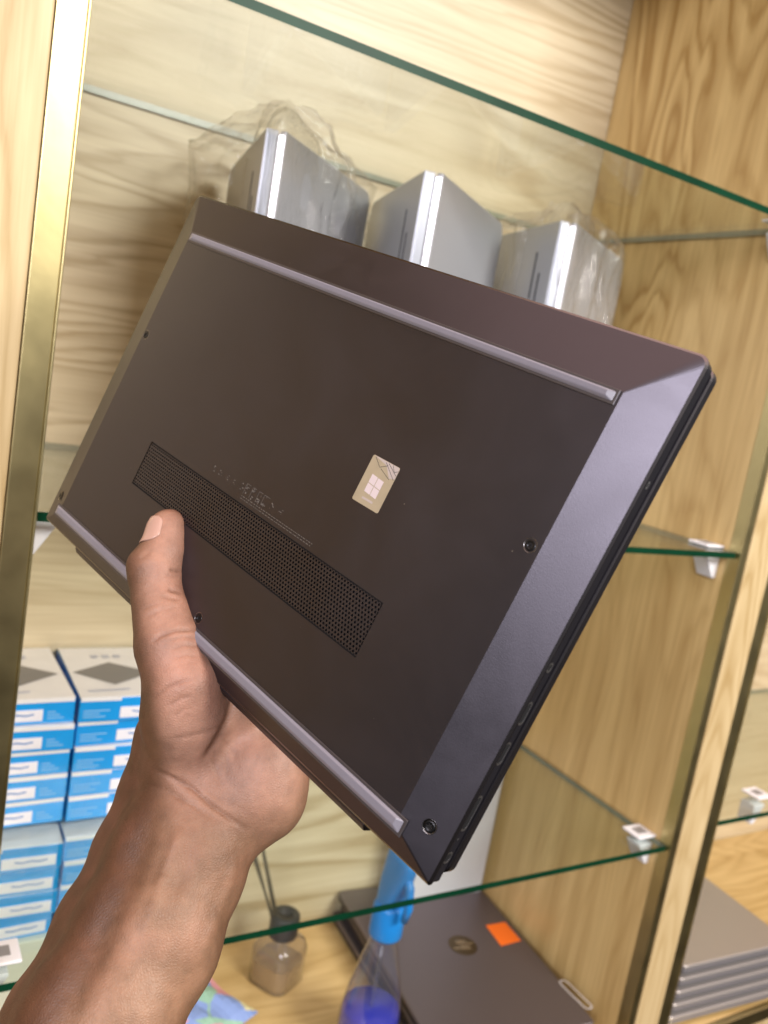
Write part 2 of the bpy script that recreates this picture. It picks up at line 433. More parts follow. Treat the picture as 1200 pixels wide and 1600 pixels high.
def shelf(xa, xb, z, label):
    v = [(xa, YF + 0.002, z - 0.0068), (xb, YF + 0.002, z - 0.0068), (xb, YB - 0.003, z - 0.0068), (xa, YB - 0.003, z - 0.0068)]
    v += [(a, b, z) for a, b, _ in v]
    cx, cy = (xa + xb) / 2, (YF + YB) / 2
    v = [(a - cx, b - cy, c - z) for a, b, c in v]
    o = mesh_obj('glass_shelf', v, [(3, 2, 1, 0), (4, 5, 6, 7), (0, 1, 5, 4), (1, 2, 6, 5), (2, 3, 7, 6), (3, 0, 4, 7)], [M['glass'], M['glass_edge'], M['glass_cut']], None, False, (cx, cy, z + EYE))
    o.data.polygons.foreach_set('material_index', [0, 0, 1, 2, 2, 2])
    return tag(o, label, 'shelf', 'glass shelves of the cabinet')
shelf(X0 + 0.003, X1 - 0.003, ZT, 'empty top glass shelf with green edge above the silver laptops')
shelf(X0 + 0.003, X1 - 0.003, ZM, 'middle glass shelf that the silver laptops stand on')
shelf(X0 + 0.003, X1 - 0.003, ZL, 'lower glass shelf carrying the upper blue boxes above the spray bottle')
shelf(0.929, 1.657, -0.470, 'glass shelf in the right-hand bay above the stacked grey laptops')

# ------------------------------------------------------------------ held laptop
Rl = np.array([[0.6681294, -0.4515897, 0.5913289], [0.4002062, 0.8881079, 0.2260516], [-0.6272464, 0.0856218, 0.7741000]])
Tl = np.array([-0.0434396, -0.0236359, 0.3887002])
A = R @ Rl
Tw = R @ Tl
LM = Matrix([[*A[0], Tw[0]], [*A[1], Tw[1]], [*A[2], Tw[2] + EYE], [0, 0, 0, 1]])
# local axes: x along the width, y towards the hinge, z from the bottom cover towards the lid, metres
lap = empty('laptop', None, LM)
tag(lap, 'dark laptop held up by the hand showing its bottom cover with vent and feet', 'laptop')
HX, HY = 0.1595, 0.10125
mm = 0.001

def held_laptop():
    def ring(pts, z): return [(x, y, z) for x, y in pts]
    n = 5
    XL, XR, HB = -158.5 * mm, 157.4 * mm, 102.2 * mm
    o0 = rounded2(XL, -HY, XR, HB, 4 * mm, 1.2 * mm, n)
    oi = rounded2(XL + .9 * mm, -HY + .9 * mm, XR - .9 * mm, HB - .9 * mm, 3.4 * mm, 0.8 * mm, n)
    pl = rounded(-138 * mm, -79.5 * mm, 138 * mm, 90.5 * mm, 0.5 * mm, n)
    zP = -6.5 * mm
    # base shell: bevels from the plate corner to the outer edge
    b = MB(); K = len(pl)
    rings = [ring(pl, zP), ring(oi, -0.3 * mm), ring(o0, 0.5 * mm), ring(o0, 1.3 * mm)]
    v = sum(rings, [])
    f = [(j * K + i, (j + 1) * K + i, (j + 1) * K + (i + 1) % K, j * K + (i + 1) % K) for j in range(3) for i in range(K)]
    mi = [0] * K + [1] * K + [0] * K
    me = MB(); me.v = v; me.f = f; me.mi = mi
    base = me.build('base_cover', [M['shell'], M['shell_edge']], lap)
    # bottom plate with an opening for the vent
    vx, vy0, vy1 = 89 * mm, 27.5 * mm, 51.5 * mm
    P = MB()
    x0, x1, y0, y1 = -138 * mm, 138 * mm, -79.5 * mm, 90.5 * mm
    q = [(x0, y0), (x1, y0), (x1, y1), (x0, y1), (-vx, vy0), (vx, vy0), (vx, vy1), (-vx, vy1)]
    P.add([(a, c, zP) for a, c in q] + [(a, c, zP + 0.0002) for a, c in q[4:]],
          [(0, 4, 5, 1), (1, 5, 6, 2), (2, 6, 7, 3), (3, 7, 4, 0)])
    P.build('bottom_plate', M['shell'], lap)
    # vent: honeycomb of small holes over a dark recess
    V = MB(); pitch = 1.86 * mm; rowh = pitch * math.sqrt(3) / 2
    rows = int((vy1 - vy0) / rowh); ncol = int(2 * vx / pitch)
    ys = vy0 + ((vy1 - vy0) - (rows - 1) * rowh) / 2
    for r_ in range(rows):
        for c_ in range(ncol + (r_ % 2)):
            cx = -vx + pitch * (c_ + (0.5 if r_ % 2 == 0 else 0.0)) + 0.5 * (2 * vx - ncol * pitch)
            cy = ys + r_ * rowh
            vv = []; ff = []
            for k in range(6):
                a = math.radians(60 * k + 30)
                R1 = pitch / math.sqrt(3)
                px, py = cx + R1 * math.cos(a), cy + R1 * math.sin(a)
                px = min(max(px, -vx), vx); py = min(max(py, vy0), vy1)
                hx, hy = cx + 0.60 * mm * math.cos(a), cy + 0.60 * mm * math.sin(a)
                hx = min(max(hx, -vx), vx)
                vv += [(px, py, zP + 0.12 * mm), (hx, hy, zP + 0.12 * mm), (hx, hy, zP + 1.0 * mm)]
            for k in range(6):
                a0, a1 = 3 * k, 3 * ((k + 1) % 6)
                ff += [(a0, a1, a1 + 1, a0 + 1), (a0 + 1, a1 + 1, a1 + 2, a0 + 2)]
            V.add(vv, ff)
    vo = V.build('vent_grille', M['shell'], lap); vo['kind'] = 'stuff'
    MB().add([(-vx - mm, vy0 - mm, zP + 1.4 * mm), (vx + mm, vy0 - mm, zP + 1.4 * mm), (vx + mm, vy1 + mm, zP + 1.4 * mm), (-vx - mm, vy1 + mm, zP + 1.4 * mm)], [(0, 1, 2, 3)]).build('vent_recess', M['hole_black'], lap)
    # side wall of the base, set in a little below the chamfer
    sw = rounded2(XL + .5 * mm, -HY + .5 * mm, XR - .5 * mm, HB - .5 * mm, 3.8 * mm, 1.2 * mm, n)
    si = rounded2(XL + 1.8 * mm, -HY + 1.8 * mm, XR - 1.8 * mm, HB - 1.8 * mm, 3.5 * mm, 1.2 * mm, n)
    s_ = MB(); s_.v = ring(o0, 1.3 * mm) + ring(sw, 1.6 * mm) + ring(sw, 6.0 * mm) + ring(si, 6.9 * mm)
    s_.f = [(j * K + i, (j + 1) * K + i, (j + 1) * K + (i + 1) % K, j * K + (i + 1) % K) for j in range(3) for i in range(K)] + [tuple(range(3 * K, 4 * K))]
    s_.mi = [0] * len(s_.f)
    s_.build('base_side', M['side_black'], lap)
    # lid
    L = MB()
    l0 = rounded(XL + .6 * mm, -HY + 1.6 * mm, XR + .1 * mm, HY - 2 * mm, 4 * mm, n)
    l1 = rounded(XL + 1.2 * mm, -HY + 2.2 * mm, XR - .5 * mm, HY - 2.6 * mm, 3.6 * mm, n)
    L.v = ring(l1, 7.7 * mm) + ring(l0, 8.2 * mm) + ring(l0, 11.6 * mm) + ring(l1, 12.6 * mm)
    L.f = [tuple(range(K))] + [(j * K + i, (j + 1) * K + i, (j + 1) * K + (i + 1) % K, j * K + (i + 1) % K) for j in range(3) for i in range(K)] + [tuple(range(4 * K - 1, 3 * K - 1, -1))]
    L.mi = [0] + [1] * K + [0] * (2 * K) + [0]
    L.build('lid', [M['shell'], M['shell_edge']], lap)
    # hinge bar of the lid that fills the gap along the back edge
    prof = [(HB - 3 * mm, 1.7 * mm), (HB + 1.3 * mm, 1.6 * mm), (HB + 3.9 * mm, 3.8 * mm), (HB + 4.1 * mm, 8.0 * mm), (HB + 1.0 * mm, 12.0 * mm), (HB - 5 * mm, 12.0 * mm)]
    hb = MB(); k = len(prof); xa, xb = -122 * mm, 122 * mm
    hb.add([(xa, y, z) for y, z in prof] + [(xb, y, z) for y, z in prof], [tuple(range(k)), tuple(range(2 * k - 1, k - 1, -1))] + [(i, k + i, k + (i + 1) % k, (i + 1) % k) for i in range(k)])
    hb.build('hinge_bar', M['shell'], lap, bevel=0.5 * mm)
    # rubber feet: long bars with sloping flanks in a shallow channel
    def foot(xa, xb, ya, yb, h):
        c = MB().box((xa - 1.0 * mm, ya - 0.9 * mm, zP - 0.45 * mm), (xb + 1.0 * mm, yb + 0.9 * mm, zP + 0.2 * mm)).build('foot_channel', M['rubber_rim'], lap, bevel=0.2 * mm)
        z0, z1 = zP - 0.5 * mm, zP - h
        s1 = (yb - ya) * 0.30
        vv = [(xa, ya, z0), (xb, ya, z0), (xb, yb, z0), (xa, yb, z0), (xa + 3 * mm, ya + s1 * 0.45, z1), (xb - 3 * mm, ya + s1 * 0.45, z1), (xb - 3 * mm, yb - s1, z1), (xa + 3 * mm, yb - s1, z1)]
        MB().add(vv, [(0, 1, 2, 3), (7, 6, 5, 4), (4, 5, 1, 0), (5, 6, 2, 1), (6, 7, 3, 2), (7, 4, 0, 3)]).build('rubber_foot', M['rubber'], lap, bevel=0.35 * mm)
    foot(-136.5 * mm, 136 * mm, -78.8 * mm, -74.9 * mm, 1.4 * mm)
    foot(-141 * mm, 141 * mm, 87.2 * mm, 92.4 * mm, 1.7 * mm)
    # screws, each in a bright rimmed countersink
    def screw(x, y, z, tilt=0.0):
        o = MB()
        prof = [(2.75 * mm, -0.04 * mm), (2.5 * mm, -0.10 * mm), (2.35 * mm, 0.5 * mm)]
        o.lathe([(r, zz) for r, zz in prof], 24, close=False)
        rim = o.build('screw', M['screw_rim'], lap, True, (x, y, z)); rim.rotation_euler = (0, tilt, 0)
        h = MB().lathe([(2.4 * mm, 0.15 * mm), (1.9 * mm, -0.10 * mm), (0.9 * mm, -0.16 * mm), (0.75 * mm, 0.4 * mm)], 24)
        h.build('screw_head', M['screw'], rim, True)
        cr = MB()
        for k in range(3):
            a = math.pi * k / 3; c, s = math.cos(a), math.sin(a)
            w, g = 1.15 * mm, 0.22 * mm
            cr.add([(c * w - s * g, s * w + c * g, -0.19 * mm), (-c * w - s * g, -s * w + c * g, -0.19 * mm), (-c * w + s * g, -s * w - c * g, -0.19 * mm), (c * w + s * g, s * w - c * g, -0.19 * mm)], [(0, 1, 2, 3)])
        cr.build('drive_slot', M['hole_black'], rim)
    screw(-135.3 * mm, -19 * mm, zP); screw(133.8 * mm, -19 * mm, zP)
    screw(0.5 * mm, 82.2 * mm, zP); screw(0.0 * mm, -68 * mm, zP) if False else None
    screw(148.6 * mm, 84.0 * mm, -3.50 * mm, -0.29)
    screw(-148.6 * mm, 84.0 * mm, -3.50 * mm, 0.29)
    # certificate sticker
    st = MB().prism(rounded(50.6 * mm, -21 * mm, 66.4 * mm, -0.8 * mm, 0.8 * mm, 4), zP - 0.10 * mm, zP + 0.0 * mm).build('certificate_sticker', M['sticker'], lap)
    zs = zP - 0.14 * mm
    def quad(pts, name, mat, z=zs): return MB().add([(x * mm, y * mm, z) for x, y in pts], [tuple(range(len(pts)))]).build(name, mat, st)
    quad([(51.4, -20.9), (65.8, -20.9), (66.3, -20.3), (66.3, -16.0), (63.5, -15.2), (59.5, -19.3)], 'corner_patch', M['sticker_pale'])
    for (xa, ya, xb, yb) in ((52.2, -20.5, 56.5, -17.5), (56.5, -17.5, 60.2, -19.6), (58.5, -20.4, 66.0, -15.4), (60.0, -20.6, 66.2, -17.4), (57.4, -17.2, 63.8, -14.8), (62.4, -20.7, 64.6, -18.4), (64.6, -18.4, 66.2, -19.4)):
        d = Vector((xb - xa, yb - ya)).normalized(); nx, ny = -d.y * 0.10, d.x * 0.10
        quad([(xa + nx, ya + ny), (xb + nx, yb + ny), (xb - nx, yb - ny), (xa - nx, ya - ny)], 'fine_line', M['ink'], zs - 0.03 * mm)
    for (xa, xb) in ((54.7, 58.2), (58.5, 62.0)):
        for (ya, yb) in ((-13.4, -9.7), (-9.4, -5.7)):
            sk = lambda x, y: (x, y + (x - 58.4) * 0.10)
            quad([sk(xa, ya), sk(xb, ya), sk(xb, yb), sk(xa, yb)], 'logo_pane', M['sticker_logo'])
    quad([(55.2, -3.9), (61.6, -3.9), (61.6, -3.0), (55.2, -3.0)], 'print_line', M['sticker_pale'])
    # faint regulatory print between vent and sticker: symbols and rows, too small to read
    rnd = random.Random(4)
    pm = MB()
    def mark(x, y, w, h): pm.add([(x * mm, y * mm, zP - 0.05 * mm), ((x + w) * mm, y * mm, zP - 0.05 * mm), ((x + w) * mm, (y + h) * mm, zP - 0.05 * mm), (x * mm, (y + h) * mm, zP - 0.05 * mm)], [(0, 1, 2, 3)])
    x = -36.0
    while x < 20:
        w = rnd.uniform(2.4, 5.0)
        if -12 < x < 8:
            for _ in range(7): mark(x + rnd.uniform(0, w * .7), 18.2 + rnd.uniform(0, 4.6), rnd.uniform(.3, 1.6), rnd.uniform(.25, .9))
            mark(x, 18.0, w * .9, .22); mark(x, 18.0, .22, 5.2)
        else:
            for _ in range(4): mark(x + rnd.uniform(0, w * .7), 18.8 + rnd.uniform(0, 3.2), rnd.uniform(.3, 1.2), rnd.uniform(.2, .6))
        x += w + rnd.uniform(.8, 1.8)
    for row in range(2):
        x = -10.0
        while x < 42:
            w = rnd.uniform(.5, 2.2); mark(x, 24.6 + row * 1.2 - 0.5, w * 0.8, .35); x += w + .35
    po = pm.build('regulatory_print', M['print'], lap); po['kind'] = 'stuff'
    # ports along the side next to the camera
    xs = XR - .5 * mm
    def port(yc, ln, hgt, name='port'):
        o = MB().add([], [])
        rim = rounded(-ln / 2, -hgt / 2, ln / 2, hgt / 2, hgt * 0.48, 5); inn = rounded(-ln / 2 + .8 * mm, -hgt / 2 + .3 * mm, ln / 2 - .8 * mm, hgt / 2 - .3 * mm, hgt * 0.48 - .3 * mm, 5)
        k = len(rim)
        o.add([(xs + 0.12 * mm, yc + a, 3.4 * mm + c) for a, c in rim] + [(xs + 0.12 * mm, yc + a, 3.4 * mm + c) for a, c in inn] + [(xs - 0.0 * mm + 0.04 * mm, yc + a, 3.4 * mm + c) for a, c in inn],
              [(i, (i + 1) % k, k + (i + 1) % k, k + i) for i in range(k)] + [(k + i, k + (i + 1) % k, 2 * k + (i + 1) % k, 2 * k + i) for i in range(k)])
        pr = o.build(name, M['port_metal'], lap)
        MB().add([(xs + 0.06 * mm, yc + a, 3.4 * mm + c) for a, c in inn], [tuple(range(k))]).build('port_opening', M['hole_black'], pr)
    port(73 * mm, 14.5 * mm, 3.6 * mm); port(49 * mm, 9.4 * mm, 3.4 * mm); port(33 * mm, 9.4 * mm, 3.4 * mm)
    port(91 * mm, 5.0 * mm, 3.6 * mm); port(15 * mm, 4.0 * mm, 2.8 * mm); port(-55 * mm, 3.0 * mm, 1.6 * mm); port(83.5 * mm, 1.0 * mm, 1.0 * mm)
held_laptop()

# ------------------------------------------------------------------ the hand
def surface_nets(V, org, h):
    """quad surface where the field V crosses zero"""
    s = V < 0
    nx, ny, nz = V.shape
    c = np.zeros((nx - 1, ny - 1, nz - 1), np.int8)
    for i in (0, 1):
        for j in (0, 1):
            for k in (0, 1):
                c += s[i:nx - 1 + i, j:ny - 1 + j, k:nz - 1 + k]
    act = (c > 0) & (c < 8)
    idx = -np.ones(act.shape, np.int64)
    ijk = np.argwhere(act); idx[act] = np.arange(len(ijk))
    acc = np.zeros((len(ijk), 3)); cnt = np.zeros(len(ijk))
    corners = [(i, j, k) for i in (0, 1) for j in (0, 1) for k in (0, 1)]
    for a in range(8):
        for b in range(a + 1, 8):
            ca, cb = np.array(corners[a]), np.array(corners[b])
            if np.abs(ca - cb).sum() != 1: continue
            va = V[tuple((ijk + ca).T)]; vb = V[tuple((ijk + cb).T)]
            x = (va < 0) != (vb < 0)
            t = np.where(x, va / np.where(va == vb, 1, va - vb), 0)
            acc += np.where(x[:, None], ca + t[:, None] * (cb - ca), 0); cnt += x
    P = (ijk + acc / cnt[:, None]) * h + org
    F = []
    for ax in range(3):
        d = [0, 0, 0]; d[ax] = 1
        a = s[:nx - d[0], :ny - d[1], :nz - d[2]]; b = s[d[0]:, d[1]:, d[2]:]
        e_ = np.argwhere(a != b); fl = a[tuple(e_.T)]
        u, w = [(1, 2), (2, 0), (0, 1)][ax]
        ok = (e_[:, u] > 0) & (e_[:, w] > 0) & (e_[:, u] < V.shape[u] - 1) & (e_[:, w] < V.shape[w] - 1)
        e_, fl = e_[ok], fl[ok]
        du = np.zeros(3, int); du[u] = 1; dw = np.zeros(3, int); dw[w] = 1
        q = np.stack([idx[tuple((e_ - du - dw).T)], idx[tuple((e_ - dw).T)], idx[tuple(e_.T)], idx[tuple((e_ - du).T)]], 1)
        q[~fl] = q[~fl][:, ::-1]
        F.append(q)
    return P, np.concatenate(F)

def lens_pt(px, py, d): return np.array([(px - CX) / F_PX * d, (py - CY) / F_PX * d, d])
def lap_pt(x, y, z): return Rl @ (np.array([x, y, z]) * 0.001) + Tl

def hand_field():
    h = 0.00105
    lo = np.array([-0.215, -0.02, 0.29]); hi = np.array([0.02, 0.285, 0.475])
    n = np.ceil((hi - lo) / h).astype(int)
    ax = [lo[i] + h * np.arange(n[i]) for i in range(3)]
    V = np.full(n, 0.05, np.float32)
    def smin(a, b, k):
        q = np.clip(0.5 + 0.5 * (b - a) / k, 0, 1)
        return b + (a - b) * q - k * q * (1 - q)
    def cone(a, b, ra, rb, k=0.008, flat=1.0, sub=False):
        m_ = max(ra, rb) + 0.026
        p0 = np.minimum(a, b) - m_; p1 = np.maximum(a, b) + m_
        i0 = np.clip(((p0 - lo) / h).astype(int), 0, n); i1 = np.clip(((p1 - lo) / h).astype(int) + 1, 0, n)
        if np.any(i1 <= i0): return
        sl = tuple(slice(i0[i], i1[i]) for i in range(3))
        X = ax[0][sl[0]][:, None, None] - a[0]; Y = ax[1][sl[1]][None, :, None] - a[1]; Z = (ax[2][sl[2]][None, None, :] - a[2]) * flat
        d = (b - a) * np.array([1, 1, flat]); L2 = max(d @ d, 1e-12)
        t = np.clip((X * d[0] + Y * d[1] + Z * d[2]) / L2, 0, 1)
        D = (np.sqrt((X - t * d[0]) ** 2 + (Y - t * d[1]) ** 2 + (Z - t * d[2]) ** 2) - (ra + t * (rb - ra))) / (flat ** 0.5)
        if sub: V[sl] = -smin(-V[sl], D, k)
        else: V[sl] = smin(V[sl], D.astype(np.float32), k)
    def chain(pts, k=0.008, flat=1.0):
        """pts: (px, py, depth, radius in photo pixels)"""
        for p, q in zip(pts[:-1], pts[1:]):
            cone(lens_pt(*p[:3]), lens_pt(*q[:3]), p[3] * p[2] / F_PX, q[3] * q[2] / F_PX, k, flat)
    # forearm and wrist (wider than thick)
    chain([(310, 1262, .402, 102), (275, 1352, .388, 106), (228, 1466, .372, 113), (152, 1602, .354, 121), (70, 1760, .336, 132), (8, 1880, .325, 140)], 0.006, 1.42)
    chain([(248, 1150, .414, 36), (232, 1235, .414, 38), (200, 1325, .404, 46), (150, 1440, .388, 55), (78, 1590, .366, 64), (8, 1740, .346, 72)], 0.010)
    # fingers behind the lid
    def finger(pts, k=0.004):
        for p, q in zip(pts[:-1], pts[1:]): cone(lap_pt(*p[:3]), lap_pt(*q[:3]), p[3] * .001, q[3] * .001, k)
    finger([(-50, 116, 27, 12), (-44, 80, 26, 9.5), (-38, 56, 23, 8.5), (-34, 38, 20.5, 7.2)])
    finger([(-27, 118, 29, 12), (-18, 74, 26.5, 9.5), (-11, 48, 23, 8.7), (-7, 29, 20.5, 7.4)])
    finger([(-2, 117, 28, 11.5), (10, 78, 25.5, 9.2), (18, 54, 22.5, 8.4), (22, 37, 20.3, 7.2)])
    finger([(20, 114, 26, 11), (33, 86, 23.5, 8.2), (40, 68, 21, 7.4), (44, 54, 19.6, 6.5)])
    # palm behind and below the hinge edge
    for t in ((-50, 116, 27), (-27, 118, 29), (-2, 117, 28), (20, 114, 26)):
        cone(lens_pt(325, 1215, .416), lap_pt(*t), 0.021, 0.0125, 0.012)
    chain([(300, 1160, .414, 68), (330, 1220, .410, 76)], 0.012)
    chain([(398, 1158, .414, 46), (413, 1194, .408, 63), (402, 1238, .407, 71), (356, 1270, .406, 70)], 0.009)
    # web of the thumb, folded over the hinge edge
    chain([(318, 1085, .412, 42), (345, 1120, .416, 40)], 0.010)
    # ball of the thumb, standing proud in front of the hinge edge, then the thumb
    chain([(292, 1185, .402, 62), (291, 1120, .396, 68), (290, 1068, .393, 63)], 0.006)
    chain([(290, 1072, .393, 62), (268, 1010, .396, 53), (256, 965, .400, 45)], 0.006)
    chain([(256, 968, .400, 44), (247, 930, .404, 39), (244, 890, .408, 39)], 0.004)
    chain([(244, 890, .408, 39), (255, 862, .412, 32), (262, 828, .416, 27), (264, 822, .4165, 25)], 0.005)
    cone(lens_pt(224, 882, .406), lens_pt(230, 898, .405), 0.0064, 0.0070, 0.005)
    cone(lens_pt(262, 858, .4095), lens_pt(266, 834, .413), 0.0072, 0.0066, 0.005)
    return V, lo, h

def poly_dist(P, pts):
    best = np.full(len(P), 1e9)
    for a, b in zip(pts[:-1], pts[1:]):
        a = np.array(a, float); d = np.array(b, float) - a
        t = np.clip(((P - a) @ d) / (d @ d), 0, 1)
        best = np.minimum(best, np.linalg.norm(P - a - t[:, None] * d, axis=1))
    return best

def build_hand():
    V, lo, h = hand_field()
    P, F = surface_nets(V, lo, h)
    # relax
    e0 = np.concatenate([F[:, [0, 1]], F[:, [1, 2]], F[:, [2, 3]], F[:, [3, 0]]])
    for it in range(3):
        acc = np.zeros_like(P); cnt = np.zeros(len(P))
        for a, b in ((0, 1), (1, 0)):
            for c_ in range(3): acc[:, c_] += np.bincount(e0[:, a], P[e0[:, b], c_], len(P))
            cnt += np.bincount(e0[:, a], minlength=len(P))
        P = 0.5 * P + 0.5 * acc / np.maximum(cnt, 1)[:, None]
    def normals():
        fn = np.cross(P[F[:, 2]] - P[F[:, 0]], P[F[:, 3]] - P[F[:, 1]])
        N = np.zeros_like(P)
        for k in range(4):
            for c_ in range(3): N[:, c_] += np.bincount(F[:, k], fn[:, c_], len(P))
        return N / np.maximum(np.linalg.norm(N, axis=1, keepdims=True), 1e-12)
    N = normals()
    view = P / np.linalg.norm(P, axis=1, keepdims=True)
    if (N * view).sum(1)[np.argmin(P[:, 2])] > 0:
        F = F[:, ::-1]; N = -N
    px = np.stack([P[:, 0] / P[:, 2] * F_PX + CX, P[:, 1] / P[:, 2] * F_PX + CY], 1)
    palm_side = np.clip(-N[:, 2] * 1.6, 0, 1)          # folds lie on the palm side of hand and wrist
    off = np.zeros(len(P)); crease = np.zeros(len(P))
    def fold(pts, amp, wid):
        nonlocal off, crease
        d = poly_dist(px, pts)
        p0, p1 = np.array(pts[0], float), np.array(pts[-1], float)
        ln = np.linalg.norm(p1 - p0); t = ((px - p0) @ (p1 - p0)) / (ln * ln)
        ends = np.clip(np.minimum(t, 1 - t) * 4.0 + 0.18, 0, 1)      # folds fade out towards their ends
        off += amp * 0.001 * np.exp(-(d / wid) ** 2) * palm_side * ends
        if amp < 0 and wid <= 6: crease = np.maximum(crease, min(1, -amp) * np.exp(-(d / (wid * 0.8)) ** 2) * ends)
    # skin folds, tendons and veins
    fold([(240, 1203), (262, 1212), (300, 1232), (330, 1258), (360, 1280), (386, 1296)], -1.25, 3.4)
    fold([(255, 1232), (300, 1258), (345, 1286)], -0.5, 4)
    fold([(310, 1228), (350, 1252), (392, 1272)], -0.25, 4)
    fold([(364, 1096), (356, 1124), (338, 1158), (316, 1190)], -1.3, 5)
    fold([(334, 1162), (336, 1200), (350, 1232)], -0.45, 3); fold([(322, 1178), (330, 1188), (341, 1206)], -0.35, 2.5); fold([(350, 1176), (356, 1196), (352, 1216)], -0.3, 2.5); fold([(230, 1225), (262, 1236), (290, 1252)], -0.4, 3)
    fold([(346, 1150), (366, 1178), (372, 1204)], -0.30, 4)
    fold([(236, 1006), (250, 994), (276, 985), (308, 984)], -0.85, 2.6)
    fold([(262, 1002), (286, 995), (314, 997)], -0.55, 2.4)
    fold([(266, 1016), (290, 1008), (318, 1010)], -0.45, 2.4)
    fold([(268, 1030), (292, 1024), (310, 1025)], -0.40, 2.4)
    fold([(240, 1092), (262, 1074), (288, 1064), (306, 1062)], -0.65, 2.8)
    fold([(262, 1104), (280, 1092), (302, 1086)], -0.50, 2.8)
    fold([(272, 1120), (288, 1108), (300, 1106)], -0.35, 2.8)
    fold([(255, 1155), (290, 1152), (335, 1140), (352, 1130)], -0.40, 3.0)
    fold([(222, 968), (246, 956), (282, 948)], -0.35, 3.0); fold([(224, 952), (250, 942)], -0.3, 3.0)
    fold([(264, 890), (284, 893)], -0.9, 3.0); fold([(256, 899), (284, 900)], -0.4, 3.0)
    fold([(262, 921), (284, 926)], -0.9, 3.0); fold([(250, 932), (284, 937)], -0.5, 3.0)
    fold([(205, 878), (222, 872), (238, 858)], -0.4, 4)
    fold([(246, 1222), (236, 1270), (216, 1330), (186, 1400), (150, 1475), (116, 1545), (78, 1640)], -3.4, 30)
    fold([(207, 1030), (214, 1090), (228, 1150), (242, 1210)], -1.4, 18)
    fold([(282, 1296), (266, 1340), (246, 1390)], 0.9, 9); fold([(256, 1370), (238, 1420), (224, 1460)], 0.55, 10)
    fold([(302, 1310), (288, 1355), (272, 1405)], -0.5, 9)
    fold([(322, 1316), (308, 1366), (294, 1415)], 0.4, 9)
    fold([(374, 1340), (352, 1405), (320, 1485)], 0.6, 9)
    fold([(410, 1140), (396, 1120), (386, 1108)], -1.0, 5)
    # soft unevenness of flesh under the skin
    bumpy = np.array([mnoise.fractal(Vector((q[0] * 70, q[1] * 70, q[2] * 70)), 0.8, 2.2, 4) for q in P])
    off += 0.00022 * bumpy
    P = P + N * off[:, None]
    N = normals()
    # world space
    Pw = P @ R.T; Pw[:, 2] += EYE
    # pigment with painted shade: the palm and the pad of the thumb are paler and pinker than the back of hand and arm
    d_palm = np.minimum(poly_dist(px, [(300, 1060), (300, 1120), (330, 1190), (410, 1190)]), poly_dist(px, [(272, 830), (262, 930), (280, 1020)]))
    palmar = np.clip(1.25 - d_palm / 105, 0, 1) * np.clip(0.0 - N[:, 2] * 1.35 + N[:, 0] * 0.25, 0, 1)
    inner_lit = np.clip(-0.06 - N[:, 2] * 1.10 + N[:, 0] * 0.30, 0, 1); inner_lit = inner_lit * inner_lit * (3 - 2 * inner_lit)  # faces turning away go darker: pigment and painted shade together
    # back of hand and arm darker: own pigment plus the shaded side painted in
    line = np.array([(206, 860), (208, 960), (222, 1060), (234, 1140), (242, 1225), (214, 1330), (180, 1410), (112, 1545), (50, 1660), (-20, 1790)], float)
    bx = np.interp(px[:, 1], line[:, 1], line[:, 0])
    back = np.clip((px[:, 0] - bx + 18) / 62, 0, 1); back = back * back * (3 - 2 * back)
    inner_lit *= 0.12 + 0.88 * back; palmar *= back
    root_w = W(lens_pt(60, 1760, .336))
    Pw -= np.array(root_w)
    me = bpy.data.meshes.new('person')
    me.vertices.add(len(Pw)); me.vertices.foreach_set('co', Pw.astype(np.float32).ravel())
    me.loops.add(F.size); me.loops.foreach_set('vertex_index', F.ravel().astype(np.int32))
    me.polygons.add(len(F)); me.polygons.foreach_set('loop_start', np.arange(0, F.size, 4, dtype=np.int32))
    me.update(calc_edges=True)
    for nm, dat in (('palmar', palmar), ('inner_lit', inner_lit), ('crease', crease)):
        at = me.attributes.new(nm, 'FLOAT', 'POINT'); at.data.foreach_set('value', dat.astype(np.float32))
    # skin
    m_, n, l, p = new_mat('skin')
    t = n.new('ShaderNodeTexCoord')
    a1 = n.new('ShaderNodeAttribute'); a1.attribute_name = 'palmar'
    a2 = n.new('ShaderNodeAttribute'); a2.attribute_name = 'inner_lit'
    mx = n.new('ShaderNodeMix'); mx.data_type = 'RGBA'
    mx.inputs['A'].default_value = (0.078, 0.031, 0.014, 1); mx.inputs['B'].default_value = (0.245, 0.136, 0.080, 1)  # dark end carries the arm's shaded side as well as its pigment
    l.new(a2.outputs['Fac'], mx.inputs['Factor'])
    m2 = n.new('ShaderNodeMix'); m2.data_type = 'RGBA'; m2.inputs['B'].default_value = (0.365, 0.200, 0.140, 1)
    l.new(mx.outputs['Result'], m2.inputs['A']); l.new(a1.outputs['Fac'], m2.inputs['Factor'])
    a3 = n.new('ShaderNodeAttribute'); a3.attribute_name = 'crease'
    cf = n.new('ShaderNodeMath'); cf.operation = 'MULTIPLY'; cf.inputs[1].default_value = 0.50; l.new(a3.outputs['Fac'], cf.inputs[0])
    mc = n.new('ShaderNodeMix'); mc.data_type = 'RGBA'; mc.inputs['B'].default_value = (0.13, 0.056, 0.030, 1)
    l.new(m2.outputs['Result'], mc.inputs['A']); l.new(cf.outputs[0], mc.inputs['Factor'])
    nz = n.new('ShaderNodeTexNoise'); nz.inputs['Scale'].default_value = 75; nz.inputs['Detail'].default_value = 6; nz.inputs['Roughness'].default_value = 0.62
    l.new(t.outputs['Object'], nz.inputs['Vector'])
    rg = n.new('ShaderNodeMapRange'); rg.inputs['From Min'].default_value = 0.3; rg.inputs['From Max'].default_value = 0.7; rg.inputs['To Min'].default_value = 0.74; rg.inputs['To Max'].default_value = 1.2
    l.new(nz.outputs['Fac'], rg.inputs['Value'])
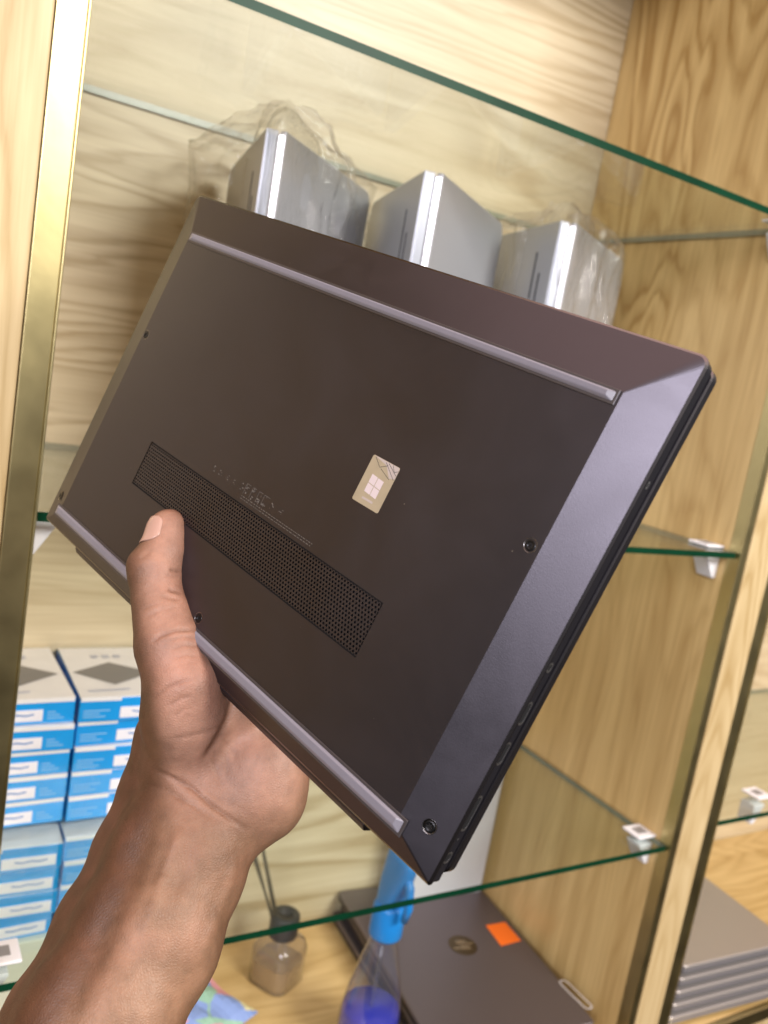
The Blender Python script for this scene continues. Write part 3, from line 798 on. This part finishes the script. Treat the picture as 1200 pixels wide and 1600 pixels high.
    m3 = n.new('ShaderNodeVectorMath'); m3.operation = 'SCALE'
    l.new(mc.outputs['Result'], m3.inputs[0]); l.new(rg.outputs[0], m3.inputs['Scale'])
    bl = n.new('ShaderNodeTexNoise'); bl.inputs['Scale'].default_value = 38; bl.inputs['Detail'].default_value = 3
    l.new(t.outputs['Object'], bl.inputs['Vector'])
    blr = n.new('ShaderNodeMapRange'); blr.inputs['From Min'].default_value = 0.48; blr.inputs['From Max'].default_value = 0.72; blr.inputs['To Max'].default_value = 0.16
    l.new(bl.outputs['Fac'], blr.inputs['Value'])
    m4 = n.new('ShaderNodeMix'); m4.data_type = 'RGBA'; m4.inputs['B'].default_value = (0.34, 0.14, 0.105, 1)
    l.new(m3.outputs[0], m4.inputs['A']); l.new(blr.outputs[0], m4.inputs['Factor'])
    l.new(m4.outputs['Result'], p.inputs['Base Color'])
    p.inputs['Subsurface Weight'].default_value = 0.12
    p.inputs['Subsurface Radius'].default_value = (0.9, 0.35, 0.2)
    p.inputs['Subsurface Scale'].default_value = 0.004
    p.inputs['Roughness'].default_value = 0.50
    p.inputs['Specular IOR Level'].default_value = 0.40
    vo = n.new('ShaderNodeTexVoronoi'); vo.inputs['Scale'].default_value = 780; vo.feature = 'DISTANCE_TO_EDGE'
    n2 = n.new('ShaderNodeTexNoise'); n2.inputs['Scale'].default_value = 230; n2.inputs['Detail'].default_value = 5
    l.new(t.outputs['Object'], vo.inputs['Vector']); l.new(t.outputs['Object'], n2.inputs['Vector'])
    ad = n.new('ShaderNodeMath'); ad.operation = 'MULTIPLY_ADD'; ad.inputs[1].default_value = 0.9
    l.new(vo.outputs['Distance'], ad.inputs[0]); l.new(n2.outputs['Fac'], ad.inputs[2])
    bp = n.new('ShaderNodeBump'); bp.inputs['Strength'].default_value = 0.29; bp.inputs['Distance'].default_value = 0.0009
    l.new(ad.outputs[0], bp.inputs['Height']); l.new(bp.outputs[0], p.inputs['Normal'])
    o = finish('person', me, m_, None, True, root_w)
    tag(o, 'bare left hand and forearm gripping the dark laptop by its hinge edge', 'person')
    # thumb nail along the left of the tip: a patch that follows the thumb, lifted off the skin
    from mathutils.bvhtree import BVHTree
    sel = np.where((px[:, 1] < 905) & (px[:, 0] > 190) & (px[:, 0] < 320) & (P[:, 2] < 0.44))[0]
    keep = np.zeros(len(P), bool); keep[sel] = True
    Fk = F[keep[F].all(1)]
    bv = BVHTree.FromPolygons([Vector(p_) for p_ in P], [tuple(int(i) for i in q_) for q_ in Fk])
    A3 = lens_pt(256, 858, .4125); B3 = lens_pt(263, 822, .4162)
    ln = np.linalg.norm(B3 - A3); axd = (B3 - A3) / ln
    outw = np.array([-0.80, -0.12, -0.60]); outw -= axd * (outw @ axd); outw /= np.linalg.norm(outw)
    side = np.cross(axd, outw)
    nm = M['nail']
    rows, cols = 15, 13
    vs = []
    for i in range(rows):
        t_ = i / (rows - 1)
        for j in range(cols):
            u = (j / (cols - 1) - 0.5) * 2
            wide = 0.92 * math.sqrt(max(0.05, 1 - (max(0, 0.30 - t_) / 0.30) ** 2 * 0.85)) * math.sqrt(max(0.10, 1 - (max(0, t_ - 0.70) / 0.30) ** 2 * 0.75))
            an = u * wide
            c_ = A3 + axd * (t_ * 1.16 + 0.06) * ln
            dr = outw * math.cos(an) + side * math.sin(an)
            hit = bv.ray_cast(Vector(c_ + dr * 0.02), Vector(-dr))
            hp = np.array(hit[0]) if hit[0] is not None else c_ + dr * 0.007
            vs.append(hp + dr * (0.00042 - 0.00030 * abs(u) ** 3))
    fs = [(i * cols + j, i * cols + j + 1, (i + 1) * cols + j + 1, (i + 1) * cols + j) for i in range(rows - 1) for j in range(cols - 1)]
    vw = [W(v) - root_w for v in vs]
    no = mesh_obj('thumb_nail', vw, fs, nm, o, True)
    so = no.modifiers.new('thickness', 'SOLIDIFY'); so.thickness = 0.0005; so.offset = 0
M['nail'] = plain('nail', (0.50, 0.31, 0.245), 0.24, 0, 0.6, 0.08, 200)
build_hand()

# ------------------------------------------------------------------ silver laptops standing open like books
M['silver'] = plain('silver_shell', (0.44, 0.45, 0.475), 0.38, 0.45, 0.5, 0.03, 300)
M['silver_edge'] = plain('silver_edge', (0.80, 0.80, 0.84), 0.22, 0.55)
M['silver_hinge'] = plain('silver_hinge', (0.42, 0.44, 0.50), 0.28, 0.7)
M['slot_dark'] = plain('slot_dark', (0.05, 0.05, 0.055), 0.5)
SL, SH = 0.208, 0.314
def silver(x, y, a_left, a_right, label):
    t = empty('silver_laptop', (x, y, ZM + EYE + 0.0005))
    tag(t, label, 'laptop', 'silver laptops on the middle shelf')
    def slab(name, th, r, off):
        # in its own plane: x from the hinge outwards, z up, thickness along y
        prof = [(0, 0), (SL - r, 0)] + [(SL - r + r * math.sin(k * math.pi / 12), r - r * math.cos(k * math.pi / 12)) for k in range(1, 7)]
        prof += [(SL - r + r * math.cos(k * math.pi / 12), SH - r + r * math.sin(k * math.pi / 12)) for k in range(0, 7)] + [(0, SH)]
        n = len(prof)
        v = [(a, off, c) for a, c in prof] + [(a, off + th, c) for a, c in prof]
        return MB().add(v, [tuple(range(n)), tuple(range(2 * n - 1, n - 1, -1))] + [(i, n + i, n + (i + 1) % n, (i + 1) % n) for i in range(n)]).build(name, M['silver'], t, bevel=0.0012)
    b = slab('base', 0.011, 0.016, 0.0004); b.rotation_euler = (0, 0, math.radians(90 - a_left))
    l_ = slab('lid', -0.006, 0.016, -0.0004); l_.rotation_euler = (0, 0, math.radians(90 - a_right))
    # spine: back edge of the base with its recessed upper half, and the hinge bar of the lid
    e1 = MB().box((-0.0016, 0.0012, 0.004), (-0.0002, 0.0105, 0.205)).build('spine_edge', M['silver_edge'], t, bevel=0.0004); e1.rotation_euler = b.rotation_euler
    e2 = MB().box((-0.0012, 0.0014, 0.208), (-0.0002, 0.0100, SH - 0.004)).build('hinge_cover', M['silver_hinge'], t, bevel=0.0004); e2.rotation_euler = b.rotation_euler
    e3 = MB().box((-0.0030, -0.0068, 0.003), (-0.0002, 0.0006, SH - 0.003)).build('hinge_bar', M['silver_edge'], t, bevel=0.0016, seg=3); e3.rotation_euler = (0, 0, math.radians(90 - (a_left + a_right) / 2))
    for k, (za, zb, xo) in enumerate(((0.205, 0.262, 0.026), (0.235, 0.285, 0.040), (0.08, 0.16, 0.034))):
        s_ = MB().box((xo, 0.0110, za), (xo + 0.004, 0.0118, zb)).build('vent_slot', M['slot_dark'], t, bevel=0.0004); s_.rotation_euler = b.rotation_euler
    return t
silver(0.286, 0.722, 12, 50, 'plastic-wrapped silver laptop standing half open, nearest the left post')
silver(0.429, 0.694, 16, 54, 'unwrapped silver laptop standing half open between the two wrapped ones')
silver(0.612, 0.714, 14, 60, 'plastic-wrapped silver laptop standing half open, nearest the side panel')

def bag(x, y, a_left, a_right, seed, label, peak, lobe):
    """loose clear film round a standing laptop, gathered over its top"""
    rnd = random.Random(seed)
    tri = [(0, -0.006)] + [(SL * math.sin(math.radians(a)), SL * math.cos(math.radians(a))) for a in (a_right, a_left)]
    cx, cy = sum(p[0] for p in tri) / 3, sum(p[1] for p in tri) / 3
    NT, NZ = 150, 80
    ph = [rnd.uniform(0, 6.28) for _ in range(12)]
    def rad(a):
        d = (math.cos(a), math.sin(a)); best = 0.2
        for i in range(3):
            (x0, y0), (x1, y1) = tri[i], tri[(i + 1) % 3]
            ex, ey = x1 - x0, y1 - y0
            det = d[0] * (-ey) + d[1] * ex
            if abs(det) < 1e-9: continue
            s_ = ((x0 - cx) * (-ey) + (y0 - cy) * ex) / det
            u = (d[0] * (y0 - cy) - d[1] * (x0 - cx)) / det
            if s_ > 0 and -1e-6 <= u <= 1 + 1e-6: best = min(best, s_)
        return best
    rr = [rad(2 * math.pi * k / NT) for k in range(NT)]
    for _ in range(2): rr = [max(rr[k], (rr[k - 1] + rr[k] + rr[(k + 1) % NT]) / 3) for k in range(NT)]
    v = []
    for j in range(NZ):
        t_ = j / (NZ - 1)
        for k in range(NT):
            a = 2 * math.pi * k / NT
            z = t_ / 0.72 * (SH + 0.006) if t_ <= 0.72 else SH + 0.006
            q = 1.0
            if t_ > 0.72:
                w = (t_ - 0.72) / 0.28
                q = 1 - w * 0.93
                z += peak * math.sin(w * math.pi * 0.5) + 0.010 * math.sin(3 * a + ph[9]) * math.sin(w * math.pi)
            wr = 0.0045 * math.sin(5 * a + ph[0] + 9 * z) + 0.004 * math.sin(9 * a - 31 * z + ph[1]) + 0.0025 * math.sin(17 * a + 47 * z + ph[2]) + 0.0018 * math.sin(80 * z + 3 * a + ph[3])
            r_ = (rr[k] + 0.011 + wr + lobe * max(0, math.cos(a - 2.4)) ** 6 * (0.3 + t_)) * q
            px, py = cx + r_ * math.cos(a), cy + r_ * math.sin(a)
            if t_ > 0.72: px += (0 - cx) * 0.55 * w; py += (0.02 - cy) * 0.55 * w
            py = min(py, YB - 0.012 - y)
            cr = mnoise.ridged_multi_fractal(Vector((px * 22 + seed, py * 22, z * 16)), 0.9, 2.1, 4, 1.0, 2.0) - 1.0
            k2 = 0.0042 * cr * min(1.0, 0.25 + t_)
            ra = math.hypot(px - cx, py - cy) + 1e-6
            px += k2 * (px - cx) / ra; py = min(py + k2 * (py - cy) / ra, YB - 0.010 - y)
            v.append((px, py, max(0.0005, z + (0.006 * cr if t_ > 0.6 else 0) + 0.0006)))
    f = [(j * NT + k, j * NT + (k + 1) % NT, (j + 1) * NT + (k + 1) % NT, (j + 1) * NT + k) for j in range(NZ - 1) for k in range(NT)]
    o = mesh_obj('plastic_bag', v, f, M['film'], None, True, (x, y, ZM + EYE + 0.0004))
    tag(o, label, 'plastic bag', 'clear bags over silver laptops')
bag(0.286, 0.722, 12, 50, 5, 'clear crumpled plastic bag over the silver laptop nearest the left post', 0.030, 0.055)
bag(0.612, 0.714, 14, 60, 8, 'clear crumpled plastic bag over the silver laptop nearest the side panel', 0.014, 0.020)

# ------------------------------------------------------------------ blue boxes
def box_mat(name, col): return plain(name, col, 0.30, 0, 0.5, 0.10, 40, 1.0, 55, coat=0.9)
M['blue'] = box_mat('blue_carton', (0.012, 0.31, 0.78))
M['white_card'] = box_mat('white_carton', (0.78, 0.79, 0.82))
M['pale_blue'] = plain('pale_blue_print', (0.22, 0.50, 0.82), 0.4)
M['lid_grey'] = plain('printed_device', (0.20, 0.195, 0.19), 0.4)
M['grey_ink'] = plain('pale_ink', (0.50, 0.53, 0.62), 0.5)
M['label_white'] = box_mat('white_label', (0.80, 0.80, 0.88))
M['label_ink'] = plain('label_ink', (0.10, 0.24, 0.55), 0.5)
M['pale_green'] = plain('pale_carton', (0.62, 0.68, 0.60), 0.5, 0, 0.4, 0.1, 30)
BW, BD, BH = 0.0915, 0.138, 0.0262
_rb = random.Random(11)
def blue_box(x, y, z, lx, label, group, top=False, faded=False):
    """x, y: front left corner; lx: where the white label sits on the front"""
    t = empty('blue_box', (x, y, z + EYE))
    t.rotation_euler = (0, 0, math.radians(_rb.uniform(-2.0, 2.0)))
    tag(t, label, 'box', group)
    MB().box((0, 0, 0), (BW, BD, BH - 0.0014)).build('carton', M['blue'], t, bevel=0.0008)
    lid_ = MB().box((0.0003, 0.0003, BH - 0.0013), (BW - 0.0003, BD - 0.0003, BH - 0.0002)).build('carton_top', M['white_card'], t, bevel=0.0005)
    lw = 0.050
    la = MB().box((lx, -0.0006, 0.0035), (lx + lw, -0.0001, 0.0150)).build('front_label', M['label_white'], t)
    s_ = MB()
    for k in range(4):
        u = lx + 0.012 + k * 0.0075
        s_.add([(u, -0.0008, 0.0098 - 0.0012 * (k % 2)), (u + 0.0075, -0.0008, 0.0086 + 0.0012 * (k % 2)), (u + 0.0075, -0.0008, 0.0102 + 0.0012 * (k % 2)), (u, -0.0008, 0.0114 - 0.0012 * (k % 2))], [(0, 1, 2, 3)])
    s_.build('label_mark', M['label_ink'], la)
    fp = MB()
    for k in range(3): fp.add([(px_, -0.0004, pz_) for px_, pz_ in ((lx + lw + 0.004 if lx < 0.02 else 0.004, 0.005 + 0.0032 * k), (lx + lw + (0.020, 0.016, 0.012)[k] if lx < 0.02 else (0.026, 0.020, 0.030)[k], 0.005 + 0.0032 * k), (lx + lw + (0.020, 0.016, 0.012)[k] if lx < 0.02 else (0.026, 0.020, 0.030)[k], 0.0064 + 0.0032 * k), (lx + lw + 0.004 if lx < 0.02 else 0.004, 0.0064 + 0.0032 * k))], [(0, 1, 2, 3)])
    fp.build('front_print', M['pale_blue'], t)
    # the white top folds down over part of the front
    fx0, fx1 = (lx, BW - 0.001) if lx < 0.02 else (0.001, lx)
    MB().box((fx0, -0.0005, BH - 0.0042), (fx1, 0.0001, BH - 0.0003)).build('top_flap', M['white_card'], t)
    if top:
        z1 = BH + 0.0002
        q = lambda pts, nm, mt: MB().add([(a, b, z1) for a, b in pts], [tuple(range(len(pts)))]).build(nm, mt, lid_)
        q([(0.004, 0.066), (0.040, 0.030), (0.086, 0.060), (0.046, 0.092)], 'device_picture', M['lid_grey'])
        for k in range(3): q([(0.030 + 0.012 * k, 0.106), (0.038 + 0.012 * k, 0.106), (0.038 + 0.012 * k, 0.114), (0.030 + 0.012 * k, 0.114)], 'print_block', M['grey_ink'])
        q([(0.010, 0.014), (0.052, 0.016), (0.052, 0.020), (0.010, 0.018)], 'print_line', M['grey_ink'])
ordinals = ('bottom', 'second', 'third', 'fourth', 'top')
for c, (x, lx, nm) in enumerate(((0.1055, 0.012, 'stack by the gold post'), (0.1995, 0.040, 'stack half hidden by the wrist'))):
    for k in range(5):
        blue_box(x + _rb.uniform(0, .0015), 0.813 + _rb.uniform(-.002, .002), ZL + 0.0006 + k * (BH + 0.0003), lx,
                 '%s blue and white box on the lower glass shelf, %s' % (ordinals[k], nm), 'blue boxes on the lower shelf', top=(k == 4))
    for k in range(4):
        blue_box(x + _rb.uniform(0, .002), 0.802 + _rb.uniform(-.003, .003), ZL - 0.118 + k * (BH + 0.0003), 0.036,
                 '%s blue box under the lower glass shelf, %s' % (('bottom', 'second', 'third', 'top')[k], ('left stack by the gold post', 'right stack behind the wrist')[c]), 'blue boxes under the lower shelf')
    cb = MB().box((0, 0, 0), (0.0915, 0.145, ZL - 0.1185 - ZB)).build('pale_carton', M['pale_green'], None, False, (x, 0.800, ZB + EYE + 0.0003), 0.001)
    tag(cb, ('pale green carton beneath the blue boxes, next to the gold post', 'pale green carton beneath the blue boxes, behind the forearm')[c], 'box', 'pale cartons under the blue boxes')

# ------------------------------------------------------------------ closed laptops in stacks
M['dark_lid'] = plain('dark_lid', (0.165, 0.142, 0.148), 0.42, 0.7, 0.5, 0.05, 500)
M['dark_base'] = plain('dark_base', (0.05, 0.044, 0.046), 0.40, 0.6)
M['grey_lid'] = plain('grey_lid', (0.40, 0.375, 0.36), 0.42, 0.6, 0.5, 0.04, 500)
M['grey_base'] = plain('grey_base', (0.30, 0.295, 0.32), 0.4, 0.6)
M['bronze'] = plain('bronze_logo', (0.14, 0.105, 0.06), 0.3, 0.9)
M['bronze_pale'] = plain('bronze_letters', (0.34, 0.28, 0.20), 0.25, 0.9)
M['orange'] = plain('orange_sticker', (0.86, 0.16, 0.012), 0.55)
M['tag_grey'] = plain('tag_outline', (0.50, 0.47, 0.46), 0.4)
def closed_laptop(name, x, y, z, rz, w, d, h, lid, base, label, group):
    """x, y: centre of the footprint; w across, d deep, h thick"""
    t = empty(name, (x, y, z + EYE)); t.rotation_euler = (0, 0, rz)
    tag(t, label, 'laptop', group)
    K = 24; n = 5
    def rings(ins, zz): return [(a, b, zz) for a, b in rounded(-w / 2 + ins, -d / 2 + ins, w / 2 - ins, d / 2 - ins, 0.007 - min(ins, .004), n)]
    def stack(nm, mt, lv):
        o = MB(); v = []
        for ins, zz in lv: v += rings(ins, zz)
        K_ = len(v) // len(lv)
        f = [tuple(range(K_ - 1, -1, -1)), tuple(range((len(lv) - 1) * K_, len(lv) * K_))]
        f += [(j * K_ + i, j * K_ + (i + 1) % K_, (j + 1) * K_ + (i + 1) % K_, (j + 1) * K_ + i) for j in range(len(lv) - 1) for i in range(K_)]
        return o.add(v, f).build(nm, mt, t)
    stack('base', base, [(0.012, 0.0015), (0.002, h * 0.30), (0.0, h * 0.42), (0.0, h * 0.60), (0.0015, h * 0.63)])
    l_ = stack('lid', lid, [(0.0018, h * 0.66), (0.0006, h * 0.69), (0.0004, h * 0.90), (0.0016, h * 0.97), (0.004, h * 0.995)])
    for s in (-1, 1): MB().box((-w * 0.42 if s < 0 else w * 0.42 - 0.005, -d * 0.40, 0.0), (-w * 0.42 + 0.005 if s < 0 else w * 0.42, d * 0.40, 0.003)).build('foot', M['slot_dark'], t)
    return t, l_
ds = []
for k in range(3):
    tt, ll = closed_laptop('dark_laptop', 0.724 + (0, .004, 0)[k], 0.786 + (0.004, -.003, 0)[k], ZB + 0.0004 + k * 0.0166, math.radians(-5.6 + (1.2, -0.8, 0)[k]), 0.224, 0.312, 0.0164, M['dark_lid'], M['dark_base'],
                       ('closed dark laptop at the bottom of the stack beside the spray bottle', 'closed dark laptop in the middle of the stack beside the spray bottle', 'closed dark laptop with orange sticker on top of the stack by the spray bottle')[k], 'dark laptops stacked on the bay floor')
    ds.append((tt, ll))
ztop = ZB + 0.0004 + 2 * 0.0166 + 0.0164
tt, ll = ds[-1]
inv = tt.matrix_basis.inverted()
def lid_xy(px, py):
    p = on(px, py, 2, ztop); q = inv @ Vector((p[0], p[1], p[2] + EYE)); return q.x, q.y
def flat(name, pts, mat, parent, dz, th=0.0003):
    """thin piece on the lid"""
    return MB().prism(pts, 0.0164 + dz, 0.0164 + dz + th).build(name, mat, parent)
cs = [lid_xy(*p) for p in ((783, 1478), (814, 1470), (789, 1441), (759, 1446))]
flat('orange_sticker', cs, M['orange'], ll, 0.0)
lx, ly = lid_xy(723, 1477)
disc = flat('round_logo', [(lx + 0.020 * math.cos(a * math.pi / 16), ly + 0.020 * math.sin(a * math.pi / 16)) for a in range(32)], M['bronze'], ll, 0.0)
def stroke(pts, w):
    # letters lean and read from the hinge side: u to the right, v up, turned a quarter to match the lid
    for (u0, v0), (u1, v1) in zip(pts[:-1], pts[1:]):
        d_ = Vector((u1 - u0, v1 - v0)).normalized(); n_ = Vector((-d_.y, d_.x)) * w / 2
        q = [(u0 + n_.x, v0 + n_.y), (u1 + n_.x, v1 + n_.y), (u1 - n_.x, v1 - n_.y), (u0 - n_.x, v0 - n_.y)]
        flat('logo_stroke', [(lx + v, ly - u) for u, v in q][::-1] if False else [(lx - v, ly + u) for u, v in q], M['bronze_pale'], disc, 0.0003, 0.0002)
k_ = 0.00122
stroke([(-6.2 * k_, -7 * k_), (-2.4 * k_, 13 * k_)], 2.0 * k_); stroke([(-4.4 * k_, 5 * k_), (-0.6 * k_, 5 * k_), (-1.0 * k_, 2 * k_), (-2.8 * k_, -7 * k_)], 1.9 * k_)
stroke([(1.0 * k_, -13 * k_), (4.6 * k_, 5 * k_), (8.2 * k_, 5 * k_), (6.2 * k_, -6 * k_), (2.6 * k_, -6 * k_)], 1.9 * k_)
ov = [lid_xy(882, 1537), lid_xy(917, 1571)]
def stadium(a, b, r, n=8):
    d_ = Vector((b[0] - a[0], b[1] - a[1])); an = math.atan2(d_.y, d_.x)
    return [(b[0] + r * math.cos(an - math.pi / 2 + math.pi * k / n), b[1] + r * math.sin(an - math.pi / 2 + math.pi * k / n)) for k in range(n + 1)] + \
           [(a[0] + r * math.cos(an + math.pi / 2 + math.pi * k / n), a[1] + r * math.sin(an + math.pi / 2 + math.pi * k / n)) for k in range(n + 1)]
o1, o2 = stadium(*ov, 0.0070), stadium(*ov, 0.0048)
K_ = len(o1)
og = MB().add([(a, b, 0.0166) for a, b in o1] + [(a, b, 0.0166) for a, b in o2], [(i, (i + 1) % K_, K_ + (i + 1) % K_, K_ + i) for i in range(K_)])
og.build('oval_tag', M['tag_grey'], ll)
for k in range(5):
    closed_laptop('grey_laptop', 1.092 - 0.0035 * (4 - k), 0.774 - 0.0016 * (4 - k), ZB + 0.0015 + k * 0.0172, math.radians(-4.0), 0.214, 0.318, 0.0170, M['grey_lid'], M['grey_base'],
                  '%s closed grey laptop in the stack of five in the right-hand bay' % ('lowest', 'second lowest', 'middle', 'second highest', 'topmost')[k], 'grey laptops stacked in the right bay')

# ------------------------------------------------------------------ small things on the bay floor
wb = MB().box((-0.0725, -0.012, 0), (0.0725, 0.012, 0.235)).build('white_box', plain('white_box_card', (0.66, 0.65, 0.70), 0.45, 0, 0.4, 0.05, 40), None, False, (0.768, 0.905, ztop + EYE + 0.0004), 0.001)
wb.rotation_euler = (0, 0, math.radians(-4))
tag(wb, 'plain white upright box standing on the back of the dark laptop stack', 'box')

M['clear'] = thin_glass('clear_plastic', (0.90, 0.91, 0.92), 2.4, 0.10, 0.035)
M['clear_bottle'] = thin_glass('clear_glass', (0.86, 0.84, 0.80), 1.8, 0.08, 0.05)
M['blue_liquid'] = plain('blue_liquid', (0.002, 0.014, 0.42), 0.15, 0, 0.5, 0.15, 20)
M['blue_cap'] = plain('blue_sprayer', (0.015, 0.22, 0.62), 0.32, 0, 0.5)
M['black_cap'] = plain('black_cap', (0.045, 0.045, 0.046), 0.35, 0, 0.5, 0.3, 60)
M['reed'] = plain('dark_reed', (0.07, 0.055, 0.035), 0.7)
M['amber'] = plain('amber_liquid', (0.60, 0.44, 0.24), 0.15, 0, 0.5, trans=0.6)
sp = empty('spray_bottle', (0.549, 0.720, ZB + EYE + 0.0003))
tag(sp, 'clear spray bottle with blue sprayer head and dark blue liquid beside the dark stack', 'bottle')
MB().lathe([(0.030, 0), (0.036, 0.004), (0.037, 0.03), (0.036, 0.060), (0.030, 0.095), (0.022, 0.128), (0.0165, 0.150), (0.0150, 0.166)], 40, close=False).build('bottle_body', M['clear'], sp, True)
MB().lathe([(0.029, 0.001), (0.0345, 0.005), (0.0355, 0.03), (0.0345, 0.060), (0.0335, 0.066)], 40).build('liquid', M['blue_liquid'], sp, True)
MB().lathe([(0.0022, 0.01), (0.0022, 0.165)], 10).build('dip_tube', M['clear'], sp, True)
MB().lathe([(0.0185, 0.160), (0.0195, 0.163), (0.0190, 0.196), (0.0165, 0.201)], 36).build('collar', M['blue_cap'], sp, True)
hd = MB()
prof = [(0.200, 0.000, 0.0150, 0.0150), (0.215, -0.001, 0.0150, 0.0165), (0.232, -0.004, 0.0140, 0.0200), (0.246, -0.006, 0.0115, 0.0225), (0.258, -0.008, 0.0100, 0.0240), (0.266, -0.009, 0.0070, 0.0210)]
ring = []
for z, oy, rx, ry in prof:
    for k in range(24):
        a = 2 * math.pi * k / 24; c_, s_ = math.cos(a), math.sin(a)
        q = 1 / ((abs(c_) ** 3 + abs(s_) ** 3) ** (1 / 3))
        ring.append((rx * q * c_, oy + ry * q * s_, z))
hd.v = ring; hd.f = [(j * 24 + k, j * 24 + (k + 1) % 24, (j + 1) * 24 + (k + 1) % 24, (j + 1) * 24 + k) for j in range(len(prof) - 1) for k in range(24)] + [tuple(range((len(prof) - 1) * 24, len(prof) * 24))]
hd.mi = [0] * len(hd.f)
so = hd.build('sprayer_head', M['blue_cap'], sp, True)
MB().tube([(0, -0.018, 0.248), (0, -0.030, 0.236), (0, -0.034, 0.214), (0, -0.030, 0.196)], [0.005, 0.0055, 0.005, 0.004], 10).build('trigger', M['blue_cap'], sp, True)

df = empty('reed_diffuser', (0.502, 0.870, ZB + EYE + 0.0003)); df.rotation_euler = (0, 0, math.radians(28)); df.scale = (0.88, 0.88, 0.92)
tag(df, 'small clear glass reed diffuser with black cap and dark reeds on the bay floor', 'diffuser')
MB().lathe([(0.030, 0), (0.033, 0.003), (0.033, 0.052), (0.028, 0.064), (0.016, 0.071), (0.0145, 0.078)], 32, sq=4.5).build('bottle_body', M['clear_bottle'], df, True)
MB().lathe([(0.029, 0.003), (0.030, 0.005), (0.030, 0.034)], 32, sq=4.5).build('liquid', M['amber'], df)
MB().lathe([(0.0205, 0.070), (0.0215, 0.072), (0.0215, 0.100), (0.0200, 0.102), (0.0105, 0.1025), (0.0100, 0.096)], 32).build('cap', M['black_cap'], df, True)
for k, (u, w) in enumerate(((-0.098, 0.004), (-0.085, -0.012), (-0.104, 0.02), (-0.078, 0.012))):
    c2, s2 = math.cos(math.radians(-28)), math.sin(math.radians(-28))
    MB().tube([(0.003 * (k - 1.5), 0.003, 0.060), (u * c2 - w * s2, u * s2 + w * c2, 0.285)], 0.0019, 6).build('reed', M['reed'], df)

def pastel():
    m_, n, l, p = new_mat('pastel_print')
    t = n.new('ShaderNodeTexCoord')
    v = n.new('ShaderNodeTexVoronoi'); v.inputs['Scale'].default_value = 30
    l.new(t.outputs['Object'], v.inputs['Vector'])
    sp_ = n.new('ShaderNodeSeparateColor'); l.new(v.outputs['Color'], sp_.inputs[0])
    r_ = n.new('ShaderNodeValToRGB'); q = r_.color_ramp; q.interpolation = 'CONSTANT'
    q.elements[0].color = (0.66, 0.30, 0.34, 1); q.elements[1].position = 0.75; q.elements[1].color = (0.62, 0.58, 0.32, 1)
    q.elements.new(0.25).color = (0.28, 0.48, 0.36, 1); q.elements.new(0.5).color = (0.22, 0.32, 0.62, 1)
    l.new(sp_.outputs[0], r_.inputs[0]); l.new(r_.outputs[0], p.inputs['Base Color'])
    p.inputs['Roughness'].default_value = 0.5
    return m_
rp_ = random.Random(2); N_ = 14; v = []; f = []
for s in (1, -1):
    for j in range(N_ + 1):
        for i in range(N_ + 1):
            u, w = i / N_ * 2 - 1, j / N_ * 2 - 1
            puff = (max(0, 1 - u * u) * max(0, 1 - w * w)) ** 0.5
            v.append((u * 0.052 + 0.003 * math.sin(5 * w), w * 0.070, 0.022 + s * 0.020 * puff + (0.003 * math.sin(7 * u + 4 * w) + rp_.uniform(-.0012, .0012)) * (1 if s > 0 else 0.2) * puff))
M1 = (N_ + 1) ** 2
for s in range(2):
    for j in range(N_):
        for i in range(N_):
            a = s * M1 + j * (N_ + 1) + i; q = (a, a + 1, a + N_ + 2, a + N_ + 1)
            f.append(q if s == 0 else q[::-1])
pk = mesh_obj('snack_packet', v, f, pastel(), None, False, (0.368, 0.842, ZB + EYE))
pk.rotation_euler = (0, 0, math.radians(24))
tag(pk, 'crumpled pastel patchwork packet lying on the bay floor next to the forearm', 'packet')
